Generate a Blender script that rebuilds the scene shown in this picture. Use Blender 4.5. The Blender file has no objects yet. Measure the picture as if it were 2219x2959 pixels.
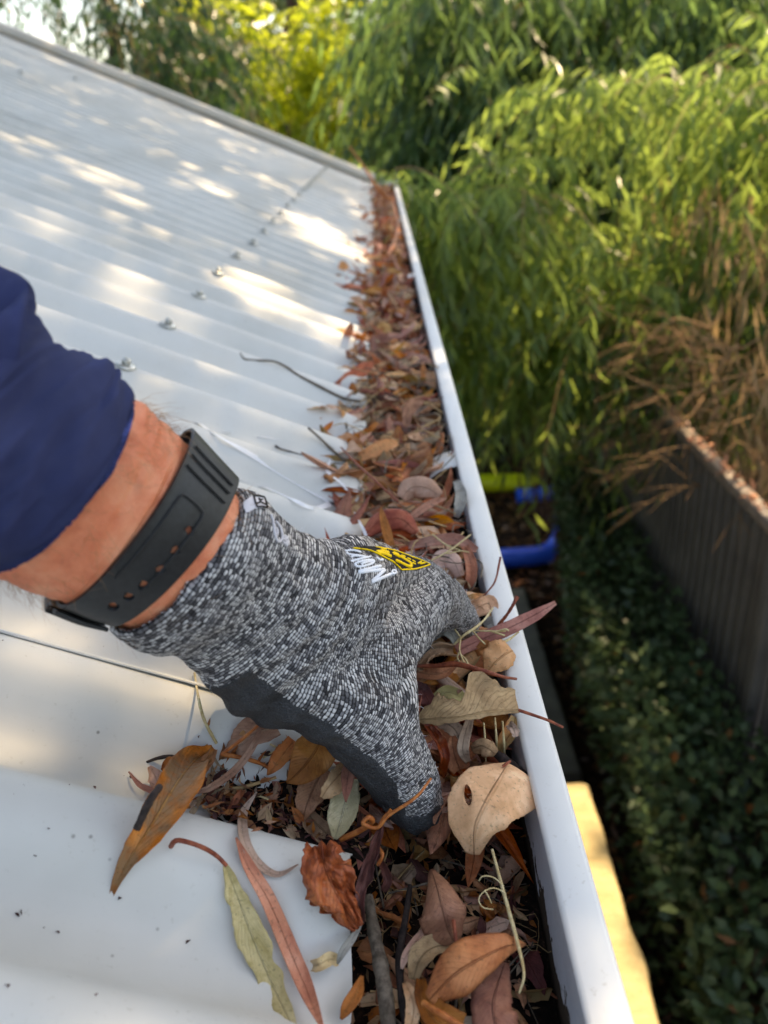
import bpy, bmesh, math, random
import numpy as np
from mathutils import Vector, Matrix
from mathutils.bvhtree import BVHTree

# ---------------------------------------------------------------- camera, sky, sun, exposure
SC = bpy.context.scene
COL = SC.collection
FPX, CX, CY = 2223.0, 1109.5, 1479.5          # focal length and centre, in pixels of the 2219x2959 photograph
def _axes():
    dY = np.array([(1092-CX)/FPX, (333-CY)/FPX, 1.0]); dY /= np.linalg.norm(dY)
    r = math.radians(5.0); g = np.array([math.sin(r), math.cos(r), 0.0]); g[2] = -(g@dY)/dY[2]
    d = g/np.linalg.norm(g)
    return np.array([np.cross(d, dY), dY, -d])  # world X (out from the house), Y (along the gutter), Z (up)
R = _axes()
CAM = np.array([0.0, 0.0, 0.28])               # 28 cm above the gutter lip, which is Z = 0
GROUND = -2.6
cam = bpy.data.cameras.new('camera'); camo = bpy.data.objects.new('camera', cam); COL.objects.link(camo)
m3 = Matrix(((R[0,0], -R[0,1], -R[0,2]), (R[1,0], -R[1,1], -R[1,2]), (R[2,0], -R[2,1], -R[2,2])))
camo.matrix_world = Matrix.Translation(Vector(CAM)) @ m3.to_4x4()
cam.sensor_fit = 'VERTICAL'; cam.sensor_height = 36.0; cam.sensor_width = 27.0
cam.lens = 36.0*FPX/2959.0
cam.clip_start = 0.01; cam.clip_end = 500
cam.dof.use_dof = True; cam.dof.focus_distance = 0.375; cam.dof.aperture_fstop = 8.5; cam.dof.aperture_blades = 0
SC.camera = camo

SUN = np.array([0.364, 0.405, 0.839]); SUN /= np.linalg.norm(SUN)
w = bpy.data.worlds.new('World'); SC.world = w; w.use_nodes = True
nt = w.node_tree; nt.nodes.clear()
sky = nt.nodes.new('ShaderNodeTexSky'); sky.sky_type = 'NISHITA'; sky.sun_disc = False
sky.sun_elevation = math.asin(SUN[2]); sky.sun_rotation = math.atan2(SUN[0], SUN[1])
sky.air_density = 1.0; sky.dust_density = 2.0; sky.ozone_density = 1.0
bg = nt.nodes.new('ShaderNodeBackground'); bg.inputs[1].default_value = 0.15
wo = nt.nodes.new('ShaderNodeOutputWorld')
nt.links.new(sky.outputs[0], bg.inputs[0]); nt.links.new(bg.outputs[0], wo.inputs[0])
sl = bpy.data.lights.new('sun', 'SUN'); sl.energy = 3.6; sl.angle = math.radians(0.55); sl.color = (1.0, 0.83, 0.60)
so = bpy.data.objects.new('sun', sl); COL.objects.link(so)
so.rotation_euler = Vector(-SUN).to_track_quat('-Z', 'Y').to_euler(); so.location = (0, 4, 8)
SC.view_settings.view_transform = 'Standard'; SC.view_settings.look = 'None'
SC.view_settings.gamma = 1.0; SC.view_settings.use_curve_mapping = False
SC.view_settings.exposure = 1.6
SC.view_settings.use_white_balance = True; SC.view_settings.white_balance_temperature = 8200; SC.view_settings.white_balance_tint = 10   # the phone's white balance, set for open shade
SC.render.engine = 'CYCLES'
try:
    SC.cycles.use_denoising = True
    SC.cycles.max_bounces = 8; SC.cycles.transparent_max_bounces = 8
    SC.cycles.sample_clamp_indirect = 6.0
except Exception:
    pass

# ---------------------------------------------------------------- helpers
def ray(x, y): return R @ np.array([(x-CX)/FPX, (y-CY)/FPX, 1.0])
def at(x, y, z): return CAM + ray(x, y)*z            # point of the photograph at a given depth in metres
def on_z(x, y, Z):
    v = ray(x, y); return CAM + v*((Z-CAM[2])/v[2])
def proj(P):
    c = (np.asarray(P)-CAM) @ R
    return CX+FPX*c[..., 0]/c[..., 2], CY+FPX*c[..., 1]/c[..., 2], c[..., 2]
PITCH = math.tan(math.radians(25)); EDGE = -0.035; CREST0 = 0.217; WAVE = 0.076; AMP = 0.0125
def roof_z(X, Y):
    return (EDGE-X)*PITCH + AMP*(np.tanh(1.1*np.cos(2*np.pi*(Y-CREST0)/WAVE))/.8005-1)
def on_roof(x, y, h=0.0):
    v = ray(x, y); t = 0.15
    for _ in range(900):
        P = CAM+v*t
        if P[2] < roof_z(P[0], P[1])+h: return P
        t += 0.004 if t < 1 else 0.01
    return P
def catmull(pts, n):
    p = np.asarray(pts, float)
    if len(p) == 2: 
        t = np.linspace(0, 1, n)[:, None]; return p[0]*(1-t)+p[1]*t
    e = np.vstack([2*p[0]-p[1], p, 2*p[-1]-p[-2]])
    t = np.linspace(0, len(p)-1, n); i = np.minimum(t.astype(int), len(p)-2); f = (t-i)[:, None]
    a, b, c, d = e[i], e[i+1], e[i+2], e[i+3]
    return 0.5*(2*b+(c-a)*f+(2*a-5*b+4*c-d)*f**2+(3*b-a-3*c+d)*f**3)
def unit(v):
    v = np.asarray(v, float); return v/np.maximum(np.linalg.norm(v, axis=-1, keepdims=True), 1e-9)
def hsh(a, b=0.0, s=0.0):
    v = np.sin(np.asarray(a)*127.1+np.asarray(b)*311.7+s*74.7)*43758.5453
    return v-np.floor(v)
def noise2(x, y, s=0.0):
    x = np.asarray(x, float); y = np.asarray(y, float)
    xi, yi = np.floor(x), np.floor(y); xf, yf = x-xi, y-yi
    u, v = xf*xf*(3-2*xf), yf*yf*(3-2*yf)
    return ((hsh(xi, yi, s)*(1-u)+hsh(xi+1, yi, s)*u)*(1-v)+(hsh(xi, yi+1, s)*(1-u)+hsh(xi+1, yi+1, s)*u)*v)*2-1
def hexc(h):
    c = [int(h[i:i+2], 16)/255 for i in (0, 2, 4)]
    return tuple((x/12.92 if x <= .04045 else ((x+.055)/1.055)**2.4) for x in c)+(1.0,)

def mesh_from(name, V, Fc, mats=None, smooth=True, uv=None, attrs=None):
    V = np.asarray(V, np.float32).reshape(-1, 3)
    me = bpy.data.meshes.new(name)
    if isinstance(Fc, np.ndarray):
        k = Fc.shape[1]; nF = len(Fc)
        me.vertices.add(len(V)); me.vertices.foreach_set('co', V.ravel())
        me.loops.add(nF*k); me.loops.foreach_set('vertex_index', Fc.astype(np.int32).ravel())
        me.polygons.add(nF); me.polygons.foreach_set('loop_start', np.arange(0, nF*k, k, dtype=np.int32))
        me.polygons.foreach_set('loop_total', np.full(nF, k, np.int32))
        me.update(calc_edges=True)
    else:
        me.from_pydata([tuple(map(float, v)) for v in V], [], Fc)
    if smooth: me.polygons.foreach_set('use_smooth', [True]*len(me.polygons))
    if uv is not None:
        L = me.uv_layers.new(name='UVMap'); li = np.empty(len(me.loops), np.int32); me.loops.foreach_get('vertex_index', li)
        L.data.foreach_set('uv', np.asarray(uv, np.float32)[li].ravel())
    for k, a in (attrs or {}).items():
        A = me.attributes.new(k, 'FLOAT', 'POINT'); A.data.foreach_set('value', np.asarray(a, np.float32))
    for m in (mats if isinstance(mats, (list, tuple)) else [mats]):
        if m: me.materials.append(m)
    me.update()
    return me
def add(name, me, parent=None, kind=None, label=None, cat=None, group=None, loc=None):
    o = bpy.data.objects.new(name, me); COL.objects.link(o)
    if parent is not None: o.parent = parent
    if loc is not None: o.location = loc
    if kind: o['kind'] = kind
    if label: o['label'] = label
    if cat: o['category'] = cat
    if group: o['group'] = group
    return o
def empty(name, label, cat, loc=(0, 0, 0), group=None):
    o = bpy.data.objects.new(name, None); COL.objects.link(o); o.location = loc; o.empty_display_size = 0.05
    o['label'] = label; o['category'] = cat
    if group: o['group'] = group
    return o
def grid_faces(n, m, wrap=False, off=0):
    i = np.arange(n-1)[:, None]; j = np.arange(m if wrap else m-1)[None, :]
    a = i*m+j; b = i*m+(j+1) % m; c = (i+1)*m+(j+1) % m; d = (i+1)*m+j
    return np.stack([a, b, c, d], -1).reshape(-1, 4)+off
def tube_arrays(pts, rad, seg=6, off=0, flat=1.0):
    p = np.asarray(pts, float); n = len(p); r = np.broadcast_to(np.asarray(rad, float), (n,))
    t = unit(np.gradient(p, axis=0)); ref = np.array([0.31, 0.2, 0.93]); 
    if abs(t[0]@ref) > .9: ref = np.array([0.9, 0.3, 0.1])
    a = unit(np.cross(t, ref)); b = np.cross(t, a)
    th = np.linspace(0, 2*np.pi, seg, endpoint=False)
    V = p[:, None]+r[:, None, None]*(np.cos(th)[None, :, None]*a[:, None]+flat*np.sin(th)[None, :, None]*b[:, None])
    V = V.reshape(-1, 3); Fq = grid_faces(n, seg, True, off)
    return V, Fq
class Bag:                                             # collects quads of several shapes into one mesh
    def __init__(s): s.V = []; s.F = []; s.U = []; s.n = 0
    def add(s, V, F, uv=None):
        V = np.asarray(V, float).reshape(-1, 3); s.V.append(V); s.F.append(np.asarray(F)+s.n); s.n += len(V)
        s.U.append(np.zeros((len(V), 2)) if uv is None else uv)
    def tube(s, pts, rad, seg=6, flat=1.0):
        V, F = tube_arrays(pts, rad, seg, 0, flat); n = len(np.asarray(pts))
        s.add(V, F, np.stack([np.repeat(np.linspace(0, 1, n), seg), np.tile(np.linspace(0, 1, seg), n)], -1))
        c0 = V[:seg].mean(0); c1 = V[-seg:].mean(0)
        for base, c, flip in ((0, c0, True), (len(V)-seg, c1, False)):
            W = np.vstack([V[base:base+seg], c]); f = [[i, (i+1) % seg, seg, seg] if not flip else [(i+1) % seg, i, seg, seg] for i in range(seg)]
            s.add(W, np.array(f))
    def box(s, lo, hi):
        x0, y0, z0 = lo; x1, y1, z1 = hi
        V = [(x0,y0,z0),(x1,y0,z0),(x1,y1,z0),(x0,y1,z0),(x0,y0,z1),(x1,y0,z1),(x1,y1,z1),(x0,y1,z1)]
        s.add(V, np.array([(0,3,2,1),(4,5,6,7),(0,1,5,4),(1,2,6,5),(2,3,7,6),(3,0,4,7)]))
    def mesh(s, name, mats, smooth=True):
        V = np.vstack(s.V); F = np.vstack(s.F); U = np.vstack(s.U)
        deg = F[:, 2] == F[:, 3]
        if deg.any():
            fl = [tuple(f) if not d else tuple(f[:3]) for f, d in zip(F.tolist(), deg)]
            return mesh_from(name, V, fl, mats, smooth, U)
        return mesh_from(name, V, F, mats, smooth, U)

class Mat:
    """small wrapper over a node tree with a Principled shader"""
    def __init__(s, name, rough=0.6, spec=0.4, **kw):
        s.m = bpy.data.materials.new(name); s.m.use_nodes = True; s.t = s.m.node_tree; s.t.nodes.clear()
        s.out = s.n('OutputMaterial'); s.b = s.n('BsdfPrincipled')
        s.b.inputs['Roughness'].default_value = rough; s.b.inputs['Specular IOR Level'].default_value = spec
        for k, v in kw.items(): s.b.inputs[k].default_value = v
        s.l(s.b.outputs[0], s.out.inputs[0])
    def n(s, typ, **kw):
        nd = s.t.nodes.new('ShaderNode'+typ)
        for k, v in kw.items(): setattr(nd, k, v)
        return nd
    def l(s, a, b): s.t.links.new(a, b)
    def coord(s, which='Object'): return s.n('TexCoord').outputs[which]
    def uv(s): return s.n('UVMap').outputs[0]
    def attr(s, nm): return s.n('Attribute', attribute_name=nm).outputs['Fac']
    def sep(s, v):
        x = s.n('SeparateXYZ'); s.l(v, x.inputs[0]); return x.outputs
    def comb(s, x, y, z=0.0):
        c = s.n('CombineXYZ')
        for i, a in enumerate((x, y, z)):
            if isinstance(a, (int, float)): c.inputs[i].default_value = a
            else: s.l(a, c.inputs[i])
        return c.outputs[0]
    def mp(s, v, scale=(1, 1, 1), loc=(0, 0, 0)):
        m = s.n('Mapping'); m.inputs['Scale'].default_value = scale; m.inputs['Location'].default_value = loc; s.l(v, m.inputs[0]); return m.outputs[0]
    def noise(s, v, scale, detail=3.0, rough=.55, dist=0.0):
        t = s.n('TexNoise'); t.inputs['Scale'].default_value = scale; t.inputs['Detail'].default_value = detail
        t.inputs['Roughness'].default_value = rough; t.inputs['Distortion'].default_value = dist
        if v is not None: s.l(v, t.inputs['Vector'])
        return t.outputs['Fac']
    def voro(s, v, scale, feature='F1', out='Distance'):
        t = s.n('TexVoronoi', feature=feature); t.inputs['Scale'].default_value = scale; s.l(v, t.inputs['Vector']); return t.outputs[out]
    def white(s, v):
        t = s.n('TexWhiteNoise', noise_dimensions='3D'); s.l(v, t.inputs['Vector']); return t.outputs['Value']
    def math(s, op, a, b=0.0, c=None, clamp=False):
        m = s.n('Math', operation=op, use_clamp=clamp)
        for i, x in enumerate((a, b) if c is None else (a, b, c)):
            if isinstance(x, (int, float)): m.inputs[i].default_value = x
            else: s.l(x, m.inputs[i])
        return m.outputs[0]
    def ramp(s, f, stops, interp='LINEAR'):
        r = s.n('ValToRGB'); r.color_ramp.interpolation = interp; e = r.color_ramp.elements
        while len(e) < len(stops): e.new(0.5)
        for k, (p, c) in enumerate(stops):
            e[k].position = p; e[k].color = hexc(c) if isinstance(c, str) else ((c, c, c, 1) if isinstance(c, (int, float)) else c)
        s.l(f, r.inputs[0]); return r.outputs[0]
    def mix(s, f, a, b, mode='MIX'):
        m = s.n('Mix', data_type='RGBA', blend_type=mode)
        for i, x in ((0, f), (6, a), (7, b)):
            if isinstance(x, (int, float)): m.inputs[i].default_value = x if i == 0 else (x, x, x, 1)
            elif isinstance(x, tuple): m.inputs[i].default_value = x
            elif isinstance(x, str): m.inputs[i].default_value = hexc(x)
            else: s.l(x, m.inputs[i])
        return m.outputs[2]
    def color(s, c):
        if isinstance(c, str): s.b.inputs['Base Color'].default_value = hexc(c)
        elif isinstance(c, tuple): s.b.inputs['Base Color'].default_value = c
        else: s.l(c, s.b.inputs['Base Color'])
        return s
    def bump(s, h, dist=0.001, strength=1.0):
        b = s.n('Bump'); b.inputs['Distance'].default_value = dist; b.inputs['Strength'].default_value = strength
        s.l(h, b.inputs['Height']); s.l(b.outputs[0], s.b.inputs['Normal']); s.bn = b.outputs[0]; return s
    def rough(s, f): s.l(f, s.b.inputs['Roughness']); return s
    def translucent(s, c, fac):
        t = s.n('BsdfTranslucent')
        if isinstance(c, tuple): t.inputs[0].default_value = c
        else: s.l(c, t.inputs[0])
        if hasattr(s, 'bn'): s.l(s.bn, t.inputs['Normal'])
        mx = s.n('MixShader'); mx.inputs[0].default_value = fac
        s.l(s.b.outputs[0], mx.inputs[1]); s.l(t.outputs[0], mx.inputs[2]); s.l(mx.outputs[0], s.out.inputs[0]); return s

# ---------------------------------------------------------------- materials
def paint_mat(name, base, dirt, rough=.35, dirt_amt=.5):
    m = Mat(name, rough, .45); c = m.coord()
    n1 = m.noise(m.mp(c, (1, .35, 1)), 6, 5); n2 = m.noise(c, 90, 3); n3 = m.noise(c, 420, 2)
    f = m.math('MULTIPLY', m.ramp(n1, [(.42, 0.0), (.8, 1.0)]), dirt_amt)
    col = m.mix(f, base, dirt)
    speck = m.math('MULTIPLY', m.ramp(m.voro(c, 70), [(.03, 1.0), (.075, 0.0)]), m.ramp(n1, [(.5, 0.0), (.62, .75)]))
    col = m.mix(m.math('MULTIPLY', m.ramp(n3, [(.62, 0.0), (.72, .35)]), m.ramp(n2, [(.45, 0.0), (.62, 1.0)])), col, dirt)
    col = m.mix(speck, col, '5b5347')
    m.color(col); m.rough(m.ramp(n2, [(.3, rough-.06), (.7, rough+.14)]))
    m.bump(n2, .0002, .4); return m.m
M_ROOF = paint_mat('roof_paint', 'd6d5cf', 'aeaa9d', .5, .6)
M_CAP = paint_mat('barge_paint', 'c2bdb2', '9b9588', .4, .5)
M_LIP = paint_mat('gutter_paint', 'e8e8e4', 'b5ae9d', .42, .55)
M_FASCIA = paint_mat('fascia_paint', 'd9d6cc', 'a9a294', .5, .4)
def gutter_in():
    m = Mat('gutter_inner_paint', .38, .45); c = m.coord(); x = m.sep(c)
    n = m.noise(c, 45, 5, .65); n2 = m.noise(c, 260, 3)
    h = m.math('ADD', m.math('MULTIPLY', x[2], -22.0), m.math('MULTIPLY', m.math('SUBTRACT', n, .5), 1.6))   # silt tide mark near the bed
    f = m.ramp(h, [(.98, 0.0), (1.14, .45), (1.34, 1.0)])
    col = m.mix(f, m.mix(m.ramp(n2, [(.5, 0.0), (.75, .4)]), 'dadde2', 'b4b6b9'), m.mix(n2, '2c2118', '5b4936'))
    m.color(col); m.rough(m.ramp(f, [(0, .3), (1, .9)])); m.bump(n2, .0004, .5); return m.m
M_GIN = gutter_in()
def screw_mat():
    m = Mat('galvanised_screw', .35, .5, Metallic=.75); c = m.coord(); m.color(m.ramp(m.noise(c, 300, 3), [(.35, 'a5a59c'), (.65, 'd6d6d0')])); return m.m
M_SCREW = screw_mat()
M_WASHER = Mat('rubber_washer', .6).color('8b8a82').m
def compost_mat():
    m = Mat('compost', .95, .2); c = m.coord()
    a = m.noise(c, 160, 6, .7); b = m.noise(c, 700, 3)
    col = m.ramp(a, [(.3, '0c0806'), (.5, '1c130d'), (.62, '33231a'), (.75, '57402c')])
    col = m.mix(m.ramp(b, [(.66, 0.0), (.74, .6)]), col, '8a6f50')
    m.color(col); m.bump(m.math('ADD', a, m.math('MULTIPLY', b, .4)), .004, 1.0); return m.m
M_SOIL = compost_mat()

def leaf_mat(name, cols, vein='c79a6a', spots=0.35, trans=.22, rough=.55, pale_edge=0.0, blotch=None, veins=.45):
    """dry leaf: u runs along the midrib, v = 0.5 is the midrib"""
    m = Mat(name, rough, .35); uv = m.uv(); s = m.sep(uv); c = m.coord()
    oi = m.n('ObjectInfo').outputs['Random']; isl = m.n('NewGeometry').outputs['Random Per Island']
    rnd = m.math('FRACT', m.math('ADD', oi, isl))
    off = m.comb(m.math('MULTIPLY', rnd, 37.0), m.math('MULTIPLY', oi, 11.0), 0.0)
    va = m.n('VectorMath', operation='ADD'); m.l(c, va.inputs[0]); m.l(off, va.inputs[1]); p = va.outputs[0]
    n1 = m.noise(p, 55, 4, .6, .6); n2 = m.noise(p, 260, 4); n3 = m.noise(p, 22, 3)
    col = m.ramp(n1, [(.28, cols[0]), (.5, cols[1]), (.72, cols[2])])
    if blotch: col = m.mix(m.ramp(n3, [(.5, 0.0), (.56, .85)]), col, blotch)
    av = m.math('ABSOLUTE', m.math('SUBTRACT', s[1], .5))
    rib = m.ramp(av, [(.012, 1.0), (.035, 0.0)])
    w = m.n('TexWave', wave_type='BANDS', bands_direction='X'); w.inputs['Scale'].default_value = 5.0; w.inputs['Distortion'].default_value = 1.4; w.inputs['Detail Scale'].default_value = 1.5
    m.l(m.comb(m.math('SUBTRACT', s[0], m.math('MULTIPLY', av, .55)), 0.0, rnd), w.inputs['Vector'])
    vn = m.ramp(w.outputs['Fac'], [(.86, 0.0), (.97, veins)])
    col = m.mix(m.math('MULTIPLY', vn, .3), col, vein)
    col = m.mix(m.math('MULTIPLY', rib, .42), col, vein)
    col = m.mix(m.math('MULTIPLY', m.ramp(n2, [(.50, 0.0), (.68, 1.0)]), min(1, spots*1.8)), col, cols[0])
    col = m.mix(m.math('MULTIPLY', m.ramp(m.noise(p, 620, 2), [(.6, 0.0), (.7, 1.0)]), .35), col, '3b261a')
    sp = m.ramp(m.voro(p, 150), [(.05, .85), (.12, 0.0)])
    col = m.mix(m.math('MULTIPLY', sp, m.ramp(n3, [(.45, 0.0), (.6, spots*1.6)])), col, '2a1a12')
    edge = m.ramp(av, [(.40, 0.0), (.5, 1.0)]); col = m.mix(m.math('MULTIPLY', edge, .35), col, cols[0])
    hs = m.n('HueSaturation'); m.l(col, hs.inputs['Color'])
    m.l(m.math('ADD', .488, m.math('MULTIPLY', rnd, .022)), hs.inputs['Hue'])
    m.l(m.math('ADD', .84, m.math('MULTIPLY', m.math('FRACT', m.math('MULTIPLY', rnd, 7.3)), .48)), hs.inputs['Value'])
    m.l(m.math('ADD', .80, m.math('MULTIPLY', m.math('FRACT', m.math('MULTIPLY', rnd, 13.7)), .3)), hs.inputs['Saturation'])
    m.color(hs.outputs[0])
    m.bump(m.math('ADD', m.math('ADD', m.math('MULTIPLY', n2, .5), m.math('MULTIPLY', vn, .6)), m.math('MULTIPLY', rib, .9)), .0009, 1.0)
    m.rough(m.ramp(n2, [(.3, rough-.12), (.7, rough+.2)]))
    m.translucent(hs.outputs[0], trans); return m.m
ML = dict(
    brown=leaf_mat('leaf_brown', ('7c4326', 'b56c3a', 'd08d56'), 'c98f5a'),
    tan=leaf_mat('leaf_tan', ('bb8654', 'dca977', 'ecc497'), 'b87c46', .2, .22, .55, 0, None, .12),
    salmon=leaf_mat('leaf_salmon', ('b0684a', 'd08a66', 'e0a482'), 'c07a58', .22, .18, .5, 0, None, .2),
    chestnut=leaf_mat('leaf_chestnut', ('8a4a24', 'b26c38', 'c88650'), '7c4220', .3, .2, .5, 0, None, .25),
    grey=leaf_mat('leaf_greytan', ('85694f', 'ad8d6c', 'c6a682'), '8a6f4c', .3, .15, .7),
    rust=leaf_mat('leaf_rust', ('8a3c1e', 'bd6232', 'd68450'), '8a3d1c', .3),
    pink=leaf_mat('leaf_pinkbrown', ('966250', 'bf8a72', 'd4aa92'), 'd0aa94', .25, .15),
    red=leaf_mat('leaf_redbrown', ('8a4833', 'b86c50', 'cf8d70'), '8a4632', .25, .15),
    orange=leaf_mat('leaf_orange', ('a05a22', 'cf7f3a', 'dc9b55'), 'e0aa66', .25, .3),
    green=leaf_mat('leaf_yellowgreen', ('a99648', 'd2c07c', 'dfd298'), 'd0c890', .4, .2),
    grtan=leaf_mat('leaf_greentan', ('9a8a58', 'b9aa78', 'cdbd8e'), 'd8cda4', .3, .2),
    ochre=leaf_mat('leaf_ochre', ('9c5c2a', 'c88545', 'daa062'), '7a4a22', .3, .2, .5, 0, '8f7a4a'),
    spot=leaf_mat('leaf_blotched', ('a8562c', 'd47c46', 'e29c68'), 'cc9058', .3, .2, .55, 0, '80654f'),
    crisp=leaf_mat('leaf_crisp_orange', ('7a2f14', 'b4582a', 'd98a4c'), '6b2a14', .35, .25, .38),
    maroon=leaf_mat('leaf_maroon', ('3a1b18', '5c2f29', '7d483c'), '7a4030', .3, .08),
    pale=leaf_mat('leaf_pale_pink', ('b08a74', 'd0a48c', 'e0bca6'), 'b58f78', .15, .15),
    silver=leaf_mat('leaf_silver', ('7d786e', 'a09b90', 'b8b4a8'), 'c4c0b4', .2, .1),
    cream=leaf_mat('pod_cream', ('c4a774', 'dcc898', 'e8dab0'), 'c8b080', .15, .15),
)
def stick_mat(name, a, b, rough=.75):
    m = Mat(name, rough, .3); c = m.coord(); n = m.noise(m.mp(c, (1, 1, 1)), 300, 4, .65); n2 = m.noise(c, 60, 3)
    col = m.mix(m.ramp(n2, [(.35, 0.0), (.7, .6)]), m.ramp(n, [(.35, a), (.65, b)]), a)
    m.color(col); m.bump(n, .0006, .8); return m.m
MS_GREY = stick_mat('twig_grey', '4a4035', '857868'); MS_DARK = stick_mat('twig_dark', '1c1614', '453833')
MS_RED = stick_mat('stem_redbrown', '6e3020', 'a85c3e', .5); MS_TAN = stick_mat('stem_tan', 'a58358', 'd0b080')
MS_CREAM = stick_mat('grass_cream', 'b39a6a', 'e2d3a4', .6); MS_ORANGE = stick_mat('tendril_orange', '9a4f22', 'cf8244', .45)

def foliage_mat(name, lo, hi, trans=.45, tcol=None, rough=.32):
    m = Mat(name, rough, .5); isl = m.n('NewGeometry').outputs['Random Per Island']
    n = m.noise(m.coord(), 1.7, 2)
    f = m.math('ADD', m.math('MULTIPLY', isl, .75), m.math('MULTIPLY', m.math('SUBTRACT', n, .5), .7), clamp=True)
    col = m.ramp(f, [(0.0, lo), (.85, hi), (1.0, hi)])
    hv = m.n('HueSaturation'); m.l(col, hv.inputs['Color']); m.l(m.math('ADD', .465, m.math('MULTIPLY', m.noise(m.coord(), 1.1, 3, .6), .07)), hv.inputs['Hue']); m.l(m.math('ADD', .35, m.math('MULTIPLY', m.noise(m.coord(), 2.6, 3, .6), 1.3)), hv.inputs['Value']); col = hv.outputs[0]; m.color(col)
    tc = m.mix(.6, col, tcol or hi)
    m.translucent(tc, trans); return m.m
M_FA = foliage_mat('weeping_foliage', (.035, .085, .028, 1), (.17, .26, .075, 1), .6, (.58, .76, .16, 1))
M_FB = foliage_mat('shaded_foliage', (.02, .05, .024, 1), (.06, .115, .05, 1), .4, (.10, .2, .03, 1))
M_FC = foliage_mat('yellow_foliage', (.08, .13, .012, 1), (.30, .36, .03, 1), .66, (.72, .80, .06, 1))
M_FH = foliage_mat('hedge_foliage', (.034, .068, .028, 1), (.115, .185, .075, 1), .28, None, .45)
M_FD = foliage_mat('distant_foliage', (.022, .05, .014, 1), (.07, .115, .03, 1), .45, (.16, .22, .03, 1))
M_BARK = stick_mat('bark', '33251b', '6b523f', .9)
M_VINE = stick_mat('dry_vine', '7a5c40', 'b8946c', .8)
M_STRAW = stick_mat('straw', '5e3f22', '9a6f40', .9)

# ---------------------------------------------------------------- ground, path, house
def ground():
    m = Mat('mulch', .95, .2); c = m.coord(); a = m.noise(c, 14, 6, .7); b = m.noise(c, 70, 4)
    m.color(m.mix(m.ramp(b, [(.6, 0.0), (.7, .8)]), m.ramp(a, [(.3, '17100c'), (.55, '2a1d16'), (.75, '49331f')]), '6b4426'))
    m.bump(m.math('ADD', a, b), .03, 1); n = 60
    g = np.sign(np.linspace(-1, 1, n))*np.abs(np.linspace(-1, 1, n))**3*220
    X, Y = np.meshgrid(g, g+3, indexing='ij'); Z = GROUND+.02*noise2(X*2, Y*2)*(np.abs(X) < 20)
    add('ground', mesh_from('ground', np.stack([X, Y, Z], -1), grid_faces(n, n), m.m), kind='structure')
ground()
def slab(name, x0, x1, y0, y1, z0, z1, mat, bev=.012, wob=.004, seed=0, ny=60):
    """a long slab with eased edges that waver a little"""
    prof = [(x0, z0), (x0, z1-bev), (x0+bev*.3, z1-bev*.3), (x0+bev, z1), (x1-bev, z1), (x1-bev*.3, z1-bev*.3), (x1, z1-bev), (x1, z0)]
    ys = np.linspace(y0, y1, ny); V = []
    for y in ys:
        for k, (x, z) in enumerate(prof):
            e = wob*noise2(y*9, seed+.3, 2.0) if k > 3 else 0
            V.append((x+e, y, z+wob*.6*noise2(y*17, k*.2+seed, 3.0)*(0 < k < 7)))
    F = [tuple(f) for f in grid_faces(ny, 8, False)[:, ::-1].tolist()]
    F += [tuple(range(8)), tuple(range((ny-1)*8, ny*8))[::-1]]
    return mesh_from(name, V, F, mat, False)
def concrete(name, a, b):
    m = Mat(name, .85, .25); c = m.coord(); n = m.noise(c, 9, 5); n2 = m.noise(c, 120, 3)
    m.color(m.mix(m.ramp(n2, [(.55, 0.0), (.75, .5)]), m.ramp(n, [(.3, a), (.7, b)]), a)); m.bump(n2, .002, .6); return m.m
add('path', slab('path', -.55, .735, 2.66, 4.25, GROUND-.05, GROUND+.06, concrete('path_concrete', '5a5a56', '74746e')), kind='structure')
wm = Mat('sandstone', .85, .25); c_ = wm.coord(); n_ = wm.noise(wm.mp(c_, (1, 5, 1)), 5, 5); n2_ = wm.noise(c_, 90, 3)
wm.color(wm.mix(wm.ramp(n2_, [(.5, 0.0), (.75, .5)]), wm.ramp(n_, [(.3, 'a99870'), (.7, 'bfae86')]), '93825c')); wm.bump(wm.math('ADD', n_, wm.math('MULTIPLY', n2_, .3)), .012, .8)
add('made_up_wall', slab('made_up_wall', .22, .568, .2, 1.955, GROUND-.05, -1.85, wm.m, .03, .010, 4.0), label='made-up low cream sandstone wall in the sun below the gutter lip', cat='made-up wall')  # invented cream block for the sunlit strip, raised so the sun reaches it

HOUSE = empty('house', 'house with pale corrugated metal roof and leaf filled gutter', 'house', (0, 1.5, GROUND))
HP = np.array([0, 1.5, GROUND])
def hpart(name, me, parent=None, **kw):
    o = add(name, me, parent or HOUSE, **kw)
    if parent is None: o.matrix_parent_inverse = Matrix.Translation(Vector(-HP))
    return o
YE = 3.80
def sheet(y0, y1, lift, seed):
    ys = np.linspace(y0, y1, max(8, int((y1-y0)/WAVE*18)))
    xs = EDGE-2.7*np.linspace(0, 1, 46)**1.3
    X, Y = np.meshgrid(xs, ys, indexing='ij')
    Z = roof_z(X, Y)+lift+.0012*noise2(X*5, Y*7, seed)*np.clip((EDGE-X)*12, 0, 1)+.0007*noise2(X*17, Y*23, seed)
    n, k = X.shape
    me = mesh_from('roof_sheet', np.stack([X, Y, Z], -1), grid_faces(n, k), M_ROOF)
    o = hpart('roof_sheet', me); md = o.modifiers.new('thickness', 'SOLIDIFY'); md.thickness = .0009; md.offset = -1
for k, (a, b) in enumerate([(-.47, .330), (.3015, 1.08), (1.05, 1.84), (1.81, 2.60), (2.57, 3.36), (3.33, YE-.01)]):
    sheet(a, b, .0011*(k % 2) + (0.0006 if k == 1 else 0), k*3.1)
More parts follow.
